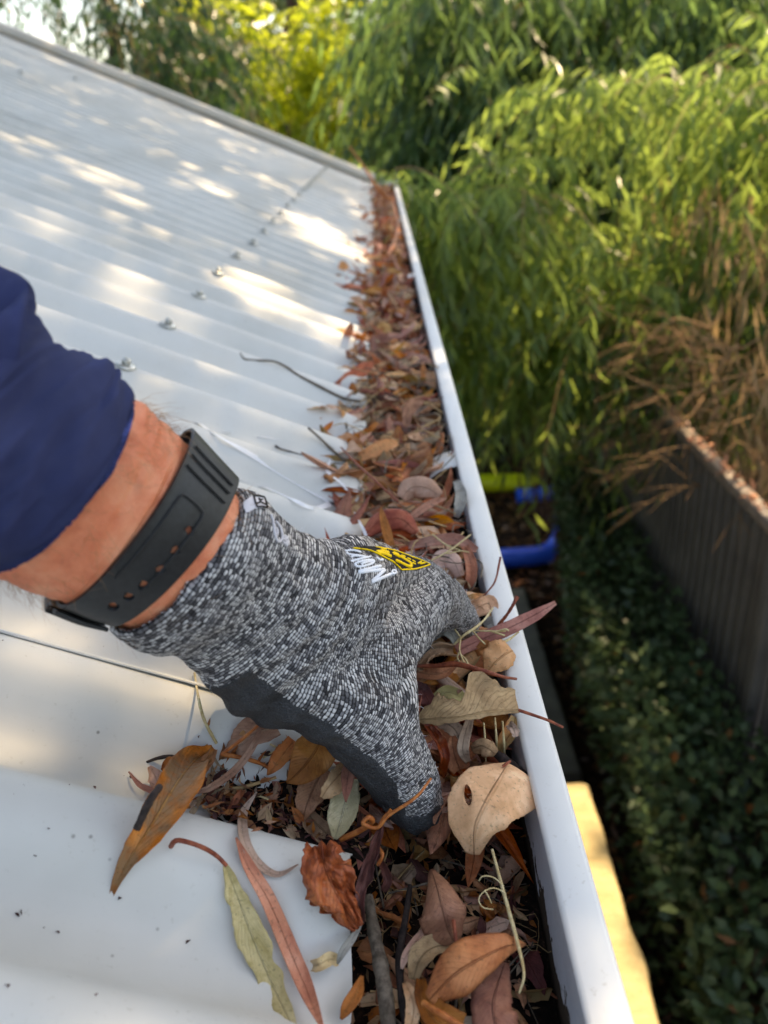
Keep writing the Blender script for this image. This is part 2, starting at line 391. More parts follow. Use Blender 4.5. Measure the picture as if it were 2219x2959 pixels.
def back_slope():
    X = np.array([-2.735, -5.4]); V = []
    for x in X:
        for y in np.linspace(-.47, YE-.01, 400): V.append((x, y, (2.7-abs(x+2.735))*PITCH+AMP*(math.cos(2*math.pi*(y-CREST0)/WAVE)-1)))
    hpart('roof_sheet', mesh_from('roof_sheet', V, grid_faces(2, 400), M_ROOF))
    b = Bag(); s = 12; th = np.linspace(-.9, .9, 7)
    for sgn in (-1, 1):
        pass
    V = []
    for y in (-.48, YE+.02):
        for t in np.linspace(-1, 1, 9): V.append((-2.735+t*.16, y, 2.7*PITCH+.02-abs(t)*.16*PITCH+.02*(1-t*t)))
    hpart('ridge_capping', mesh_from('ridge_capping', V, grid_faces(2, 9), M_CAP))
back_slope()
def barge():
    prof = [(-.055, .006), (-.055, .030), (-.045, .042), (.02, .046), (.03, .036), (.03, -.19)]    # (y, z above the sheet plane)
    V = []
    for x in np.linspace(EDGE+.002, -2.735, 24):
        for (y, z) in prof: V.append((x, YE-.005+y, (EDGE-x)*PITCH+z))
    o = hpart('barge_capping', mesh_from('barge_capping', V, grid_faces(24, len(prof)), M_CAP, False))
    md = o.modifiers.new('thickness', 'SOLIDIFY'); md.thickness = .0015
barge()
def lathe(prof, seg=20):
    V = []; th = np.linspace(0, 2*np.pi, seg, endpoint=False)
    for r, z in prof: V += [(r*math.cos(t), r*math.sin(t), z) for t in th]
    return np.array(V), grid_faces(len(prof), seg, True)
def screws():
    wv, wf = lathe([(.0001, 0), (.0088, 0), (.0092, .0008), (.0084, .0022), (.0055, .0026), (.0001, .0028)], 24)
    hv, hf = lathe([(.0001, .0026), (.0041, .0026), (.0042, .0068), (.0036, .0076), (.0001, .0078)], 6)
    wm = mesh_from('roof_screw', wv, wf, M_SCREW); hm = mesh_from('screw_head', hv, hf, M_SCREW, False)
    tilt = math.radians(25); k = 6
    spots = []
    while CREST0+WAVE*k < YE-.05:
        spots.append((.226, CREST0+WAVE*k)); k += 2 if k < 30 else 1
    for k in (6, 10, 14, 20, 26, 32, 38): spots.append((1.12, CREST0+WAVE*k))
    for d, y in spots:
        x = EDGE-d*math.cos(tilt)+random.uniform(-.003, .003)
        o = hpart('roof_screw', wm); o.rotation_euler = (0, tilt, 0)
        o.matrix_parent_inverse = Matrix.Translation(Vector(-HP)); o.location = (x, y, float(roof_z(x, y))+.0022)
        h = bpy.data.objects.new('screw_head', hm); COL.objects.link(h); h.parent = o; h.rotation_euler.z = random.random()*3
random.seed(3); screws()
def gutter():
    y0, y1 = -.5, YE+.015
    # one folded strip: back, sole, front, and the flat rolled lip
    prof = [(-.092, -.010), (-.092, -.092), (-.090, -.095), (.047, -.095), (.0495, -.092), (.0495, -.006), (.0492, -.0035)]
    ys = np.linspace(y0, y1, 70)
    V = [(x+.0009*noise2(y*1.7, .5, 5.)*(k > 4), y, z) for y in ys for k, (x, z) in enumerate(prof)]
    g = hpart('gutter', mesh_from('gutter', V, grid_faces(70, len(prof))[:, ::-1], M_GIN, False))
    th = np.linspace(math.pi, 0, 7)
    lp = [(.0492, -.0035), (.0487, -.001), (.0496, .0006), (.0512, .0012), (.0628, .0013), (.0645, .0004), (.0653, -.0016), (.0653, -.012), (.0640, -.016), (.0600, -.017), (.056, -.016)]
    lp += [(.056, -.030), (.058, -.06), (.058, -.0985), (-.092, -.0985)]
    V = [(x+.0009*noise2(y*1.7, .5, 5.), y, z+.0005*noise2(y*2.3, .1, 6.)) for y in ys for (x, z) in lp]
    lip = add('gutter_lip', mesh_from('gutter_lip', V, grid_faces(70, len(lp))[:, ::-1], M_LIP, True), g)
    b = Bag(); b.box((-.094, y1-.001, -.0992), (.0656, y1+.003, .0085)); add('end_cap', b.mesh('end_cap', M_LIP, False), g)
    # galvanised strap bent down from the lip beside the thumb-sized gap
    for yc, w_ in ((.645, .034), (1.55, .03), (2.45, .02)):
        pts = [(.0485, -.002), (.041, -.003), (.032, -.006), (.022, -.013), (.012, -.024), (.004, -.036), (-.002, -.05)]
        P = catmull([(x, 0, z) for x, z in pts], 20); V = []
        for p in P: V += [(p[0], yc-w_*.5, p[2]), (p[0], yc+w_*.5, p[2])]
        o = add('gutter_strap', mesh_from('gutter_strap', V, grid_faces(20, 2), M_LIP), g)
        md = o.modifiers.new('t', 'SOLIDIFY'); md.thickness = .0012
gutter()
def walls():
    b = Bag(); b.box((-.115, -.5, -.20), (-.0945, YE, -.012)); hpart('fascia_board', b.mesh('fascia_board', M_FASCIA, False))
    b = Bag(); b.box((-.55, -.5, -.20), (-.117, YE-.1, -.19)); hpart('eave_lining', b.mesh('eave_lining', M_FASCIA, False))
    m = Mat('house_render', .9, .2); n = m.noise(m.coord(), 30, 5); m.color(m.ramp(n, [(.3, 'a89d86'), (.7, 'bfb49c')])); m.bump(n, .004, .5)
    b = Bag(); b.box((-5.0, -.4, GROUND-.1), (-.56, YE-.15, -.192)); hpart('wall', b.mesh('wall', m.m, False))
walls()

# ---------------------------------------------------------------- compost bed and leaf litter in the gutter
def heap(X, Y):
    X = np.asarray(X, float); Y = np.asarray(Y, float)
    t = np.clip((Y-.30)/.10, 0, 1); t = t*t*(3-2*t)
    base = -.055+t*.030
    far = np.clip((Y-.55)/.6, 0, 1); base = base+far*.008
    base = base+.010*np.clip((-.01-X)/.05, 0, 1)-.006*np.clip((X-.015)/.03, 0, 1)*(1-t*.6)
    return base+.004*noise2(X*40, Y*40, 1.)+.002*noise2(X*130, Y*130, 2.)
def compost():
    n, k = 70, 420
    x = np.linspace(-.088, .0485, n); y = -.35+(YE+.35)*np.linspace(0, 1, k)**1.9
    X, Y = np.meshgrid(x, y, indexing='ij'); Z = heap(X, Y)
    add('compost', mesh_from('compost', np.stack([X, Y, Z], -1), grid_faces(n, k), M_SOIL), kind='stuff')
    # crumbs washed back into the first two valleys of the sheet
    V, F, off = [], [], 0
    for yc, reach, w_ in ((.255, .075, .024), (.331, .03, .016)):
        a = np.linspace(0, 1, 30); b = np.linspace(-1, 1, 21); A, B = np.meshgrid(a, b, indexing='ij')
        X = EDGE+.006-A*reach; Y = yc+B*w_*(1-.55*A**1.5)+.002*noise2(A*9, B*4, yc)
        Z = roof_z(X, Y)+.0075*(1-A**2)*(1-B**2)+.0015*noise2(A*30, B*20, yc)-.0012
        Z = np.where(X > EDGE, np.minimum(Z, Z-.004*(X-EDGE)*100), Z)
        V.append(np.stack([X, Y, Z], -1).reshape(-1, 3)); F.append(grid_faces(30, 21)+off); off += 630
    add('compost', mesh_from('compost', np.vstack(V), np.vstack(F), M_SOIL), kind='stuff')
compost()

def leaf_shape(L, W, kind='lance', bend=0.0, curl=0.0, twist=0.0, fold=0.0, wave=.04, tear=0.0, seed=0, n=14, m=6, side=0.0):
    """a leaf lying along +X from the origin, its upper face to +Z"""
    s = np.linspace(0, 1, n); v = np.linspace(-1, 1, m)
    if kind == 'lance': p = np.sin(np.pi*np.clip(s, 0, 1)**.75)**.9
    elif kind == 'ovate': p = np.sin(np.pi*s**.62)**.75
    elif kind == 'strap': p = np.clip(np.minimum(s*7, (1-s)*5), 0, 1)**.6
    else: p = np.clip(np.sin(np.pi*s**.5), 0, 1)**.6
    p = np.maximum(p, .03)
    wl = W*.5*p*(1+tear*noise2(s*9, seed, 1.)); wr = W*.5*p*(1+tear*noise2(s*9, seed+9, 2.))
    ang = bend*(s-.0)**1.2; ds = L/(n-1)
    cx = np.concatenate([[0], np.cumsum(np.cos(ang[:-1])*ds)]); cz = np.concatenate([[0], np.cumsum(np.sin(ang[:-1])*ds)])
    cy = side*L*s*s
    V = np.zeros((n, m, 3))
    for j, vv in enumerate(v):
        ww = np.where(vv < 0, wl, wr)*vv
        a = curl*abs(vv)*np.sign(vv)
        # arc across the width so that strong curls close into a tube
        r = abs(vv)*np.where(vv < 0, wl, wr)
        if abs(curl) > 1e-3:
            k = abs(curl)*abs(vv); yy = np.sign(vv)*r*np.sin(k)/max(k, 1e-6); zz = np.sign(curl)*r*(1-np.cos(k))/max(k, 1e-6)
        else: yy = ww; zz = 0*s
        zz = zz+fold*r+wave*W*noise2(s*5+seed, vv*1.3, 3.)*abs(vv)**.6
        tw = twist*(s-.3); c_, s_ = np.cos(tw), np.sin(tw)
        y2, z2 = yy*c_-zz*s_, yy*s_+zz*c_
        V[:, j] = np.stack([cx-np.sin(ang)*z2, cy+y2, cz+np.cos(ang)*z2], -1)
    uv = np.stack(np.meshgrid(s, (v+1)/2, indexing='ij'), -1).reshape(-1, 2)
    return V.reshape(-1, 3), grid_faces(n, m), uv
PROTO = []
def protos():
    rng = random.Random(11)
    spec = [('lance', .085, .014, 'red', 'slender reddish dry leaf in the gutter litter beyond the gloved hand', 3),
            ('lance', .070, .013, 'pink', 'slender pinkish dry leaf in the gutter litter beyond the gloved hand', 2),
            ('ovate', .052, .026, 'brown', 'broad mid brown dry leaf in the gutter litter beyond the gloved hand', 3),
            ('lance', .060, .017, 'rust', 'rusty orange dry leaf in the gutter litter beyond the gloved hand', 3),
            ('ovate', .045, .024, 'tan', 'small tan dry leaf in the gutter litter beyond the gloved hand', 4),
            ('ovate', .048, .024, 'grey', 'curled grey dry leaf in the gutter litter beyond the gloved hand', 2),
            ('lance', .055, .016, 'pale', 'pale pinkish dry leaf in the gutter litter beyond the gloved hand', 3),
            ('strap', .060, .011, 'orange', 'bright orange dry leaf sliver in the gutter litter beyond the gloved hand', 2),
            ('ovate', .050, .022, 'ochre', 'ochre mottled dry leaf in the gutter litter beyond the gloved hand', 2)]
    for kind, L, W, mk, lab, wt in spec:
        for v in range(3):
            V, F, uv = leaf_shape(L*rng.uniform(.8, 1.15), W*rng.uniform(.85, 1.2), kind, rng.uniform(-1.1, 1.1), rng.choice([-1, 1])*rng.uniform(.3, 2.3),
                                  rng.uniform(-1.2, 1.2), rng.uniform(-.2, .4), .09, .12, rng.random()*50, 12, 7, rng.uniform(-.2, .2))
            V = V-V.mean(0)
            PROTO.append((V, F, uv, mk, lab, mesh_from('dry_leaf', V, F, ML[mk], True, uv), wt))
protos()
def euler_m(y, p, r): return np.array((Matrix.Rotation(y, 3, 'Z') @ Matrix.Rotation(p, 3, 'Y') @ Matrix.Rotation(r, 3, 'X')))
def litter():
    rng = random.Random(5)
    wts = [p[6] for p in PROTO]
    def place(y, deep=0.0):
        edge = .026+.040*max(0, noise2(y*14, .3, 7.)+.35)*(1.0 if y > .42 else .3)
        x = rng.uniform(EDGE-edge, .038) if rng.random() < .85 else rng.uniform(-.09, -.02)
        if x < EDGE-.02: x = rng.uniform(EDGE-edge, .03)
        top = -.006+.009*noise2(x*30, y*22, 4.)+.005*min(1, max(0, (y-.5)/.8))-max(0, x-.022)*.5
        if y < .44: top -= .024*min(1, (.44-y)/.09)
        z = max(top, float(roof_z(x, y))+.004 if x < EDGE else -1)-deep*rng.random()
        return x, y, z
    def rot(x):
        return rng.uniform(0, 6.283), rng.gauss(0, .33), rng.gauss(0, .45)
    # single leaves nearest the camera
    seen = {}
    ORD = ['first', 'second', 'third', 'fourth', 'fifth', 'sixth', 'seventh']
    def where(x, y, z):
        px, py, _ = proj(np.array([x, y, z])); k = int(round((y-.673)/.152))
        side = 'against the lip' if x > .024 else ('over the roof edge' if x < EDGE-.006 else ('near the roof edge' if x < -.012 else 'mid gutter'))
        if y < .46: along = 'beside the fingers'
        elif y < .56: along = 'just past the knuckles'
        elif y < .62: along = 'beside the ribbon ends'
        else: along = 'level with the %s roof screw' % ORD[min(max(k, 0), 6)]
        return side+' '+along
    ys = sorted(rng.uniform(0, 1)**1.3 for _ in range(290))
    for t in ys:
        y = (.27+t*.17/.2) if t < .2 else .44+(t-.2)*1.4; x, y, z = place(y, .006)
        if y < .44:
            x = rng.uniform(-.035, .043); z = -.030+.026*min(1, max(0, (y-.27)/.12))+rng.uniform(-.006, .006)+.006*noise2(x*60, y*60, 3.)
        V, F, uv, mk, lab, me, wt = rng.choices(PROTO, wts)[0]
        look = lab.split(' in the gutter')[0]; size = rng.uniform(.78, 1.25)
        look = ('small ' if size < .9 and 'small' not in look else ('large ' if size > 1.1 and 'small' not in look else ''))+look
        o = add('dry_leaf', me, label=look+' '+where(x, y, z), cat='dry leaf', group='dry leaves heaped in the gutter')
        e = (rng.gauss(0, .5), rng.gauss(0, .32), rng.uniform(0, 6.283)); far = ((V*size) @ np.array(Matrix.Rotation(e[2], 3, 'Z') @ Matrix.Rotation(e[1], 3, 'Y') @ Matrix.Rotation(e[0], 3, 'X')).T)[:, 0].max()
        x = min(x, .0475-far); o.location = (x, y, z+.002); o.rotation_euler = e; o.scale = (size,)*3
    # everything else: the layers below and the far end
    bags = {}
    def put(y, deep, sc, small=False):
        x, y, z = place(y, deep)
        if small: x = rng.uniform(-.085, .043)
        V, F, uv, mk, lab, me, wt = rng.choices(PROTO, wts)[0]
        a, p, r = rot(x); W = (V*sc) @ euler_m(a, p, r).T+np.array([x, y, z])
        W[:, 0] -= max(0, W[:, 0].max()-.0475)
        bags.setdefault(mk, Bag()).add(W, F, uv)
    for i in range(1500): put(.42+rng.random()**1.25*3.36, .016, rng.uniform(.55, 1.1))
    for i in range(170): put(.27+rng.random()*.16, .012, rng.uniform(.4, .9))
    for i in range(330): put(.40+rng.random()**1.2*.9, .022, rng.uniform(.3, .8))
    for mk, b in bags.items():
        add('leaf_litter', b.mesh('leaf_litter', ML[mk]), kind='stuff')
    # broken leaf pieces trodden into the compost near the camera
    for mk in ('brown', 'tan', 'chestnut', 'pink', 'grey', 'maroon', 'ochre'):
        b = Bag()
        for i in range(34):
            y = .11+rng.random()*.24; x = rng.uniform(-.034, .043); L = rng.uniform(.010, .026); z = float(heap(x, y))+rng.uniform(.001, .006)
            V, F, uv = leaf_shape(L, L*rng.uniform(.25, .6), 'ovate', rng.uniform(-1.4, 1.4), rng.choice([-1, 1])*rng.uniform(.4, 2.2), rng.uniform(-1, 1), 0, .15, .4, rng.random()*90, 9, 6)
            W = (V-V.mean(0)) @ euler_m(rng.uniform(0, 6.28), rng.gauss(0, .45), rng.gauss(0, .5)).T+np.array([x, y, z]); W[:, 0] -= max(0, W[:, 0].max()-.0475); b.add(W, F, uv)
        add('leaf_pieces', b.mesh('leaf_pieces', ML[mk]), kind='stuff')
    # crumbs, seeds and needles over the bare compost
    for mk, sm, cnt, lo, hi in (('brown', 'crumb', 900, .2, .34), ('grey', 'crumb', 500, .2, .34), ('tan', 'seed', 260, .2, .3), ('maroon', 'crumb', 700, .2, .3)):
        b = Bag()
        for i in range(cnt):
            y = .10+rng.random()*.36; x = rng.uniform(-.085, .046)
            if rng.random() < .22:
                yv = .255; y = yv+rng.gauss(0, .009); x = rng.uniform(-.105, -.03); z = max(float(roof_z(x, y))+.0045, float(heap(x, y)))
            elif x < EDGE and rng.random() < .93 : z = float(heap(x, y))
            else: z = float(heap(x, y))
            L = rng.uniform(.003, .011) if sm == 'crumb' else rng.uniform(.003, .006)
            V, F, uv = leaf_shape(L, L*rng.uniform(.2, .55), 'ovate', rng.uniform(-1, 1), rng.uniform(-1.5, 1.5), 0, 0, .1, .2, rng.random()*9, 4, 3)
            b.add(V @ euler_m(*[rng.uniform(0, 6.28), rng.gauss(0, .5), rng.gauss(0, .6)]).T+np.array([x, y, z+.0015]), F, uv)
        add('leaf_crumbs', b.mesh('leaf_crumbs', ML[mk]), kind='stuff')
    b = Bag(); b2 = Bag()
    for i in range(320):
        y = .10+rng.random()**.8*.9; x = rng.uniform(-.08, .044); L = rng.uniform(.012, .05); a = rng.uniform(0, 6.28)
        if y > .42: z = place(y)[2]+.004
        else: z = float(heap(x, y))+.003
        x1 = min(.045, x+L*math.cos(a)); y1 = y+L*math.sin(a)
        if x1 < EDGE: x1 = EDGE+.004
        P = catmull([(x, y, z), ((x+x1)/2+rng.gauss(0, .004), (y+y1)/2+rng.gauss(0, .004), z+rng.uniform(0, .006)), (x1, y1, z+rng.gauss(0, .004))], 7)
        (b if rng.random() < .6 else b2).tube(P, rng.uniform(.00025, .0008), 4)
    add('twig_scraps', b.mesh('twig_scraps', MS_GREY), kind='stuff'); add('twig_scraps', b2.mesh('twig_scraps', MS_TAN), kind='stuff')
    b = Bag()                                    # hair-fine roots hanging out of the compost by the thumb tip
    for i in range(60):
        x = rng.uniform(-.03, .04); y = rng.uniform(.2, .34); z = float(heap(x, y))+.003
        P = [(x, y, z)]
        for k in range(4): P.append((P[-1][0]+rng.gauss(0, .006), P[-1][1]+rng.gauss(0, .006), z+rng.uniform(-.001, .007)))
        b.tube(catmull(P, 12), .00013, 3)
    add('fine_roots', b.mesh('fine_roots', MS_TAN), kind='stuff')
litter()

# ---------------------------------------------------------------- leaves that can be told apart
def pt(p):
    """(x, y, h) is a photograph point on the level h millimetres above the lip; (x, y, h, 'r') is h mm above the roof sheet"""
    if len(p) == 4 and p[3] == 'r': return on_roof(p[0], p[1], p[2]/1000)
    return on_z(p[0], p[1], p[2]/1000)
def leaf(label, spine, wid, mat, curl=0.0, fold=0.0, wave=.07, tear=.09, n=26, m=9, seed=1.0, face=.5, tilt=0.0, petiole=None, crumple=0.0, hole=None, name='dry_leaf', pmat=None, roll=0.0, cat='dry leaf'):
    S = catmull([pt(p) for p in spine], n)
    wv = catmull([(a, b, 0) for a, b in wid], n)
    T = unit(np.gradient(S, axis=0)); tc = unit(CAM-S)
    N = unit(face*tc+(1-face)*np.array([0, 0, 1.0])); N = unit(N-T*(N*T).sum(-1, keepdims=True)); Wd = np.cross(N, T)
    s = np.linspace(0, 1, n)
    ang = tilt+roll*s; ca, sa = np.cos(ang)[:, None], np.sin(ang)[:, None]
    N, Wd = N*ca+Wd*sa, Wd*ca-N*sa
    _, _, dep = proj(S); sc = dep/FPX
    v = np.linspace(-1, 1, m); V = np.zeros((n, m, 3))
    for j, vv in enumerate(v):
        half = np.where(vv < 0, wv[:, 0], wv[:, 1])*sc
        half = half*(1+tear*noise2(s*11, seed+(3 if vv < 0 else 0), 1.)*min(1, abs(vv)*1.5)+tear*.5*noise2(s*31, seed+(5 if vv < 0 else 2), 1.)*abs(vv))
        r = half*abs(vv); k = abs(curl)*abs(vv)
        yy = np.sign(vv)*r*(np.sin(k)/k if k > 1e-4 else 1); zz = np.sign(curl)*r*((1-np.cos(k))/k if k > 1e-4 else 0)
        zz = zz+fold*r+wave*half*2*noise2(s*6+seed*3, vv*1.4, 3.+seed)*abs(vv)**.5
        if crumple: zz = zz+crumple*half*(np.abs(noise2(s*3.4+vv*1.0, vv*1.9-s*1.6, seed))-.3+.28*np.abs(noise2(s*8-vv*2, vv*4, seed+4.)))
        V[:, j] = S+Wd*yy[:, None]+N*zz[:, None]
    uv = np.stack(np.meshgrid(s, (v+1)/2, indexing='ij'), -1).reshape(-1, 2)
    V = V.reshape(-1, 3); F = grid_faces(n, m)
    if hole:
        hx, hy, ha, hb, rot = hole
        x, y, _ = proj(V); c_, s_ = math.cos(rot), math.sin(rot)
        dx, dy = (x-hx), (y-hy); a = (dx*c_+dy*s_)/ha; b = (-dx*s_+dy*c_)/hb; q = np.hypot(a, b)
        keep = np.array([not all(q[i] < 1.0 for i in f) for f in F]); cut = q < 1.0
        for i in np.nonzero(cut)[0]:                       # draw the rim of the hole out to a clean ellipse
            k = 1.02/max(q[i], .05); nx = hx+(dx[i])*k; ny = hy+(dy[i])*k
            V[i] = at(nx, ny, proj(V[i])[2])
        F = F[keep]
    me = mesh_from(name, V, F, ML[mat] if isinstance(mat, str) else mat, True, uv)
    o = add(name, me, label=label, cat=cat)
    md = o.modifiers.new('thickness', 'SOLIDIFY'); md.thickness = .0002; md.offset = 0
    if petiole:
        pp, rad = petiole; b = Bag(); P = catmull([pt(p) for p in pp], 18); b.tube(P, np.linspace(rad, rad*.75, 18), 7)
        add('petiole', b.mesh('petiole', pmat or MS_RED), o)
    return o
def stick(label, pts, rad, mat, name='twig', seg=8, knob=.12, cat='twig', side=(), n=40, group=None):
    P = catmull([pt(p) for p in pts], n); s = np.linspace(0, 1, n)
    r = np.interp(s, np.linspace(0, 1, len(rad)) if isinstance(rad, (list, tuple)) else [0, 1], rad if isinstance(rad, (list, tuple)) else [rad, rad])
    r = r*(1+knob*noise2(s*14, rad[0]*9e3 if isinstance(rad, (list, tuple)) else 1., 2.))
    b = Bag(); b.tube(P, r, seg)
    for sp, sr in side: b.tube(catmull([pt(p) for p in sp], 14), sr, 5)
    return add(name, b.mesh(name, mat), label=label, cat=cat, group=group)

# --- on the roof sheet, bottom left
leaf('long curled brown leaf with grey blotches lying across the roof crest', [(312, 2614, 4, 'r'), (365, 2500, 9, 'r'), (440, 2380, 14, 'r'), (505, 2270, 18, 'r'), (560, 2200, 16, 'r'), (615, 2160, 10, 'r')],
     [(2, 2), (20, 30), (62, 50), (88, 52), (50, 45), (10, 8)], 'spot', curl=.9, wave=.12, tear=.14, seed=2.2, n=40, m=15, face=.7)
stick('short dark twig lying on the blotched curled leaf', [(395, 2395, 22, 'r'), (430, 2320, 27, 'r'), (462, 2272, 25, 'r')], [.0014, .0016, .0013], MS_DARK)
stick('hooked dark thin twig poking out above the blotched curled leaf', [(424, 2202, 3, 'r'), (460, 2190, 8, 'r'), (500, 2187, 10, 'r'), (560, 2205, 8, 'r')], [.0006, .0009, .0009, .0008], MS_DARK)
leaf('small pink curled leaf end left of the blotched leaf', [(372, 2230, 3, 'r'), (405, 2270, 6, 'r'), (450, 2290, 6, 'r')], [(2, 2), (9, 9), (14, 10)], 'pink', curl=1.2, seed=3.1)
leaf('round pinkish leaf tucked behind the blotched leaf', [(430, 2215, 10, 'r'), (452, 2250, 8, 'r'), (470, 2300, 6, 'r')], [(6, 6), (28, 26), (20, 20)], 'pale', curl=1.0, seed=3.7)
leaf('small brown flap standing up behind the blotched leaf', [(470, 2230, 8, 'r'), (490, 2205, 16, 'r'), (510, 2195, 20, 'r')], [(10, 10), (20, 18), (6, 5)], 'brown', curl=1.1, seed=4.9)
leaf('narrow pinkish grey leaf arched across the litter like a strap', [(756, 2086, 14, 'r'), (735, 2150, 19, 'r'), (680, 2225, 20, 'r'), (610, 2275, 18, 'r'), (565, 2290, 12, 'r')], [(4, 4), (10, 10), (12, 12), (11, 11), (5, 5)], 'pink', curl=.5, seed=5.2, tear=.02, face=.6)
leaf('pale pink crescent leaf bowed over the bare roof crest', [(742, 2288, 14, 'r'), (702, 2350, 8, 'r'), (705, 2425, 5, 'r'), (740, 2490, 4, 'r'), (800, 2528, 4, 'r'), (862, 2498, 6, 'r')], [(2, 2), (14, 14), (20, 17), (19, 15), (12, 10), (2, 2)], 'pale', curl=.8, seed=6.4, tear=.02, n=34, face=.85, tilt=.5)
leaf('yellow green leaf with a curling red stalk on the roof crest', [(652, 2498, 10, 'r'), (690, 2600, 9, 'r'), (735, 2720, 7, 'r'), (790, 2850, 3, 'r'), (850, 2975, -2, 'r')], [(12, 6), (34, 26), (44, 40), (40, 34), (18, 10)], 'green', curl=.55, wave=.12, tear=.24, seed=7.7, n=40, m=11, face=.7,
     petiole=([(494, 2445, 6, 'r'), (503, 2432, 10, 'r'), (525, 2429, 13, 'r'), (580, 2446, 14, 'r'), (625, 2472, 12, 'r'), (655, 2502, 10, 'r')], .0011))
leaf('long salmon red leaf beside the yellow green one', [(682, 2420, 10, 'r'), (715, 2500, 9, 'r'), (775, 2600, 8, 'r'), (835, 2740, 8, 'r'), (890, 2870, 8, 'r'), (932, 2970, 6, 'r')], [(3, 3), (15, 20), (24, 24), (26, 27), (24, 24), (6, 6)], 'salmon', curl=.75, seed=8.8, tear=.03, n=36, face=.75)
# --- pile to the left of the thumb
leaf('dark red brown leaf flap sticking up left of the thumb', [(700, 2110, 5), (670, 2095, 12), (640, 2080, 16), (620, 2095, 18)], [(20, 26), (30, 30), (26, 24), (8, 8)], 'rust', curl=1.0, seed=9.3)
leaf('pinkish brown broad leaf half under the palm', [(800, 2100, 12, 'r'), (740, 2120, 14, 'r'), (690, 2160, 12, 'r'), (640, 2190, 8, 'r')], [(50, 40), (56, 44), (40, 30), (8, 6)], 'pink', curl=.6, seed=10.1)
leaf('reddish brown pointed leaf hanging under the thumb web', [(930, 2130, 22, 'r'), (905, 2180, 24, 'r'), (865, 2230, 22, 'r'), (828, 2262, 18, 'r')], [(50, 60), (62, 66), (40, 44), (3, 3)], 'chestnut', curl=.5, seed=11.5, tear=.03, face=.8)
leaf('orange tan leaf tip left of the reddish pointed leaf', [(850, 2140, 16, 'r'), (820, 2180, 18, 'r'), (795, 2215, 17, 'r'), (772, 2240, 15, 'r')], [(22, 20), (30, 26), (24, 16), (3, 2)], 'orange', curl=.7, seed=12.2, face=.8)
leaf('ochre spotted leaf hanging below the reddish pointed leaf', [(935, 2220, 14, 'r'), (905, 2280, 15, 'r'), (885, 2330, 13, 'r'), (876, 2372, 8, 'r')], [(52, 44), (50, 44), (34, 30), (4, 4)], 'ochre', curl=.5, seed=13.8, face=.85)
leaf('greenish tan leaf standing just left of the thumb tip', [(1015, 2250, 2), (1000, 2310, 3), (985, 2370, 0), (968, 2425, -6)], [(26, 24), (46, 40), (44, 36), (8, 6)], 'grtan', curl=.55, seed=14.9, face=.9)
leaf('yellow tan folded leaf with a ragged edge above the greenish leaf', [(1000, 2215, 8), (970, 2250, 12), (945, 2280, 12), (930, 2305, 8)], [(18, 30), (24, 36), (18, 30), (6, 8)], 'tan', curl=.5, tear=.3, seed=15.3, face=.9)
leaf('small rusty triangular leaf lying on the greenish leaf', [(1012, 2205, 11), (1005, 2245, 14), (1000, 2285, 13), (999, 2318, 9)], [(18, 24), (20, 22), (12, 14), (2, 2)], 'rust', curl=.5, seed=16.4, face=.9)
leaf('grey brown cupped leaf holding seeds below the ochre leaf', [(880, 2340, 8, 'r'), (905, 2370, 10, 'r'), (935, 2400, 9, 'r'), (960, 2430, 5, 'r')], [(18, 10), (44, 26), (50, 30), (24, 14)], 'grey', curl=1.4, seed=17.6, face=.8)
leaf('rolled orange brown leaf behind the arched strap leaf', [(620, 2165, 12, 'r'), (600, 2205, 14, 'r'), (566, 2255, 12, 'r')], [(12, 12), (24, 24), (14, 14)], 'orange', curl=1.2, seed=18.1)
leaf('small bright rust leaf tip over the dark valley of the roof', [(595, 2270, 6, 'r'), (625, 2290, 6, 'r'), (658, 2313, 3, 'r')], [(8, 8), (15, 15), (2, 2)], 'rust', curl=.6, seed=19.0)
stick('long orange brown stalk lying over the roof valley', [(640, 2178, 10, 'r'), (700, 2190, 13, 'r'), (750, 2205, 12, 'r'), (790, 2226, 6)], [.0012, .0010, .0009], MS_ORANGE, name='leaf_stalk', cat='leaf stalk')
stick('straight thin orange stalk rising to the palm edge', [(640, 2180, 12, 'r'), (700, 2135, 18, 'r'), (755, 2088, 16, 'r')], [.0008, .0008, .0006], MS_ORANGE, name='leaf_stalk', cat='leaf stalk')
stick('pink straight stalk lower in the roof valley', [(610, 2285, 5, 'r'), (700, 2275, 6, 'r'), (798, 2246, 4)], [.0008, .0009, .0007], MS_TAN, name='leaf_stalk', cat='leaf stalk')
stick('pale grass stem leaning from the palm down to the litter', [(562, 1945, 4, 'r'), (572, 2010, 12, 'r'), (590, 2080, 12, 'r'), (625, 2148, 6, 'r')], [.0006, .0007, .0008], MS_CREAM, name='grass_straw', cat='grass straw')
for k, (a, b_, c_) in enumerate((((760, 2190), (800, 2172), (850, 2190)), ((780, 2150), (815, 2170), (840, 2200)), ((690, 2330), (735, 2300), (775, 2310)))):
    stick('thin straw scrap in the valley beside the palm', [(*a, 6, 'r'), (*b_, 10, 'r'), (*c_, 4)], [.0005, .0006, .0005], MS_CREAM, name='straw_scrap', cat='straw', group='straw scraps beside the palm')
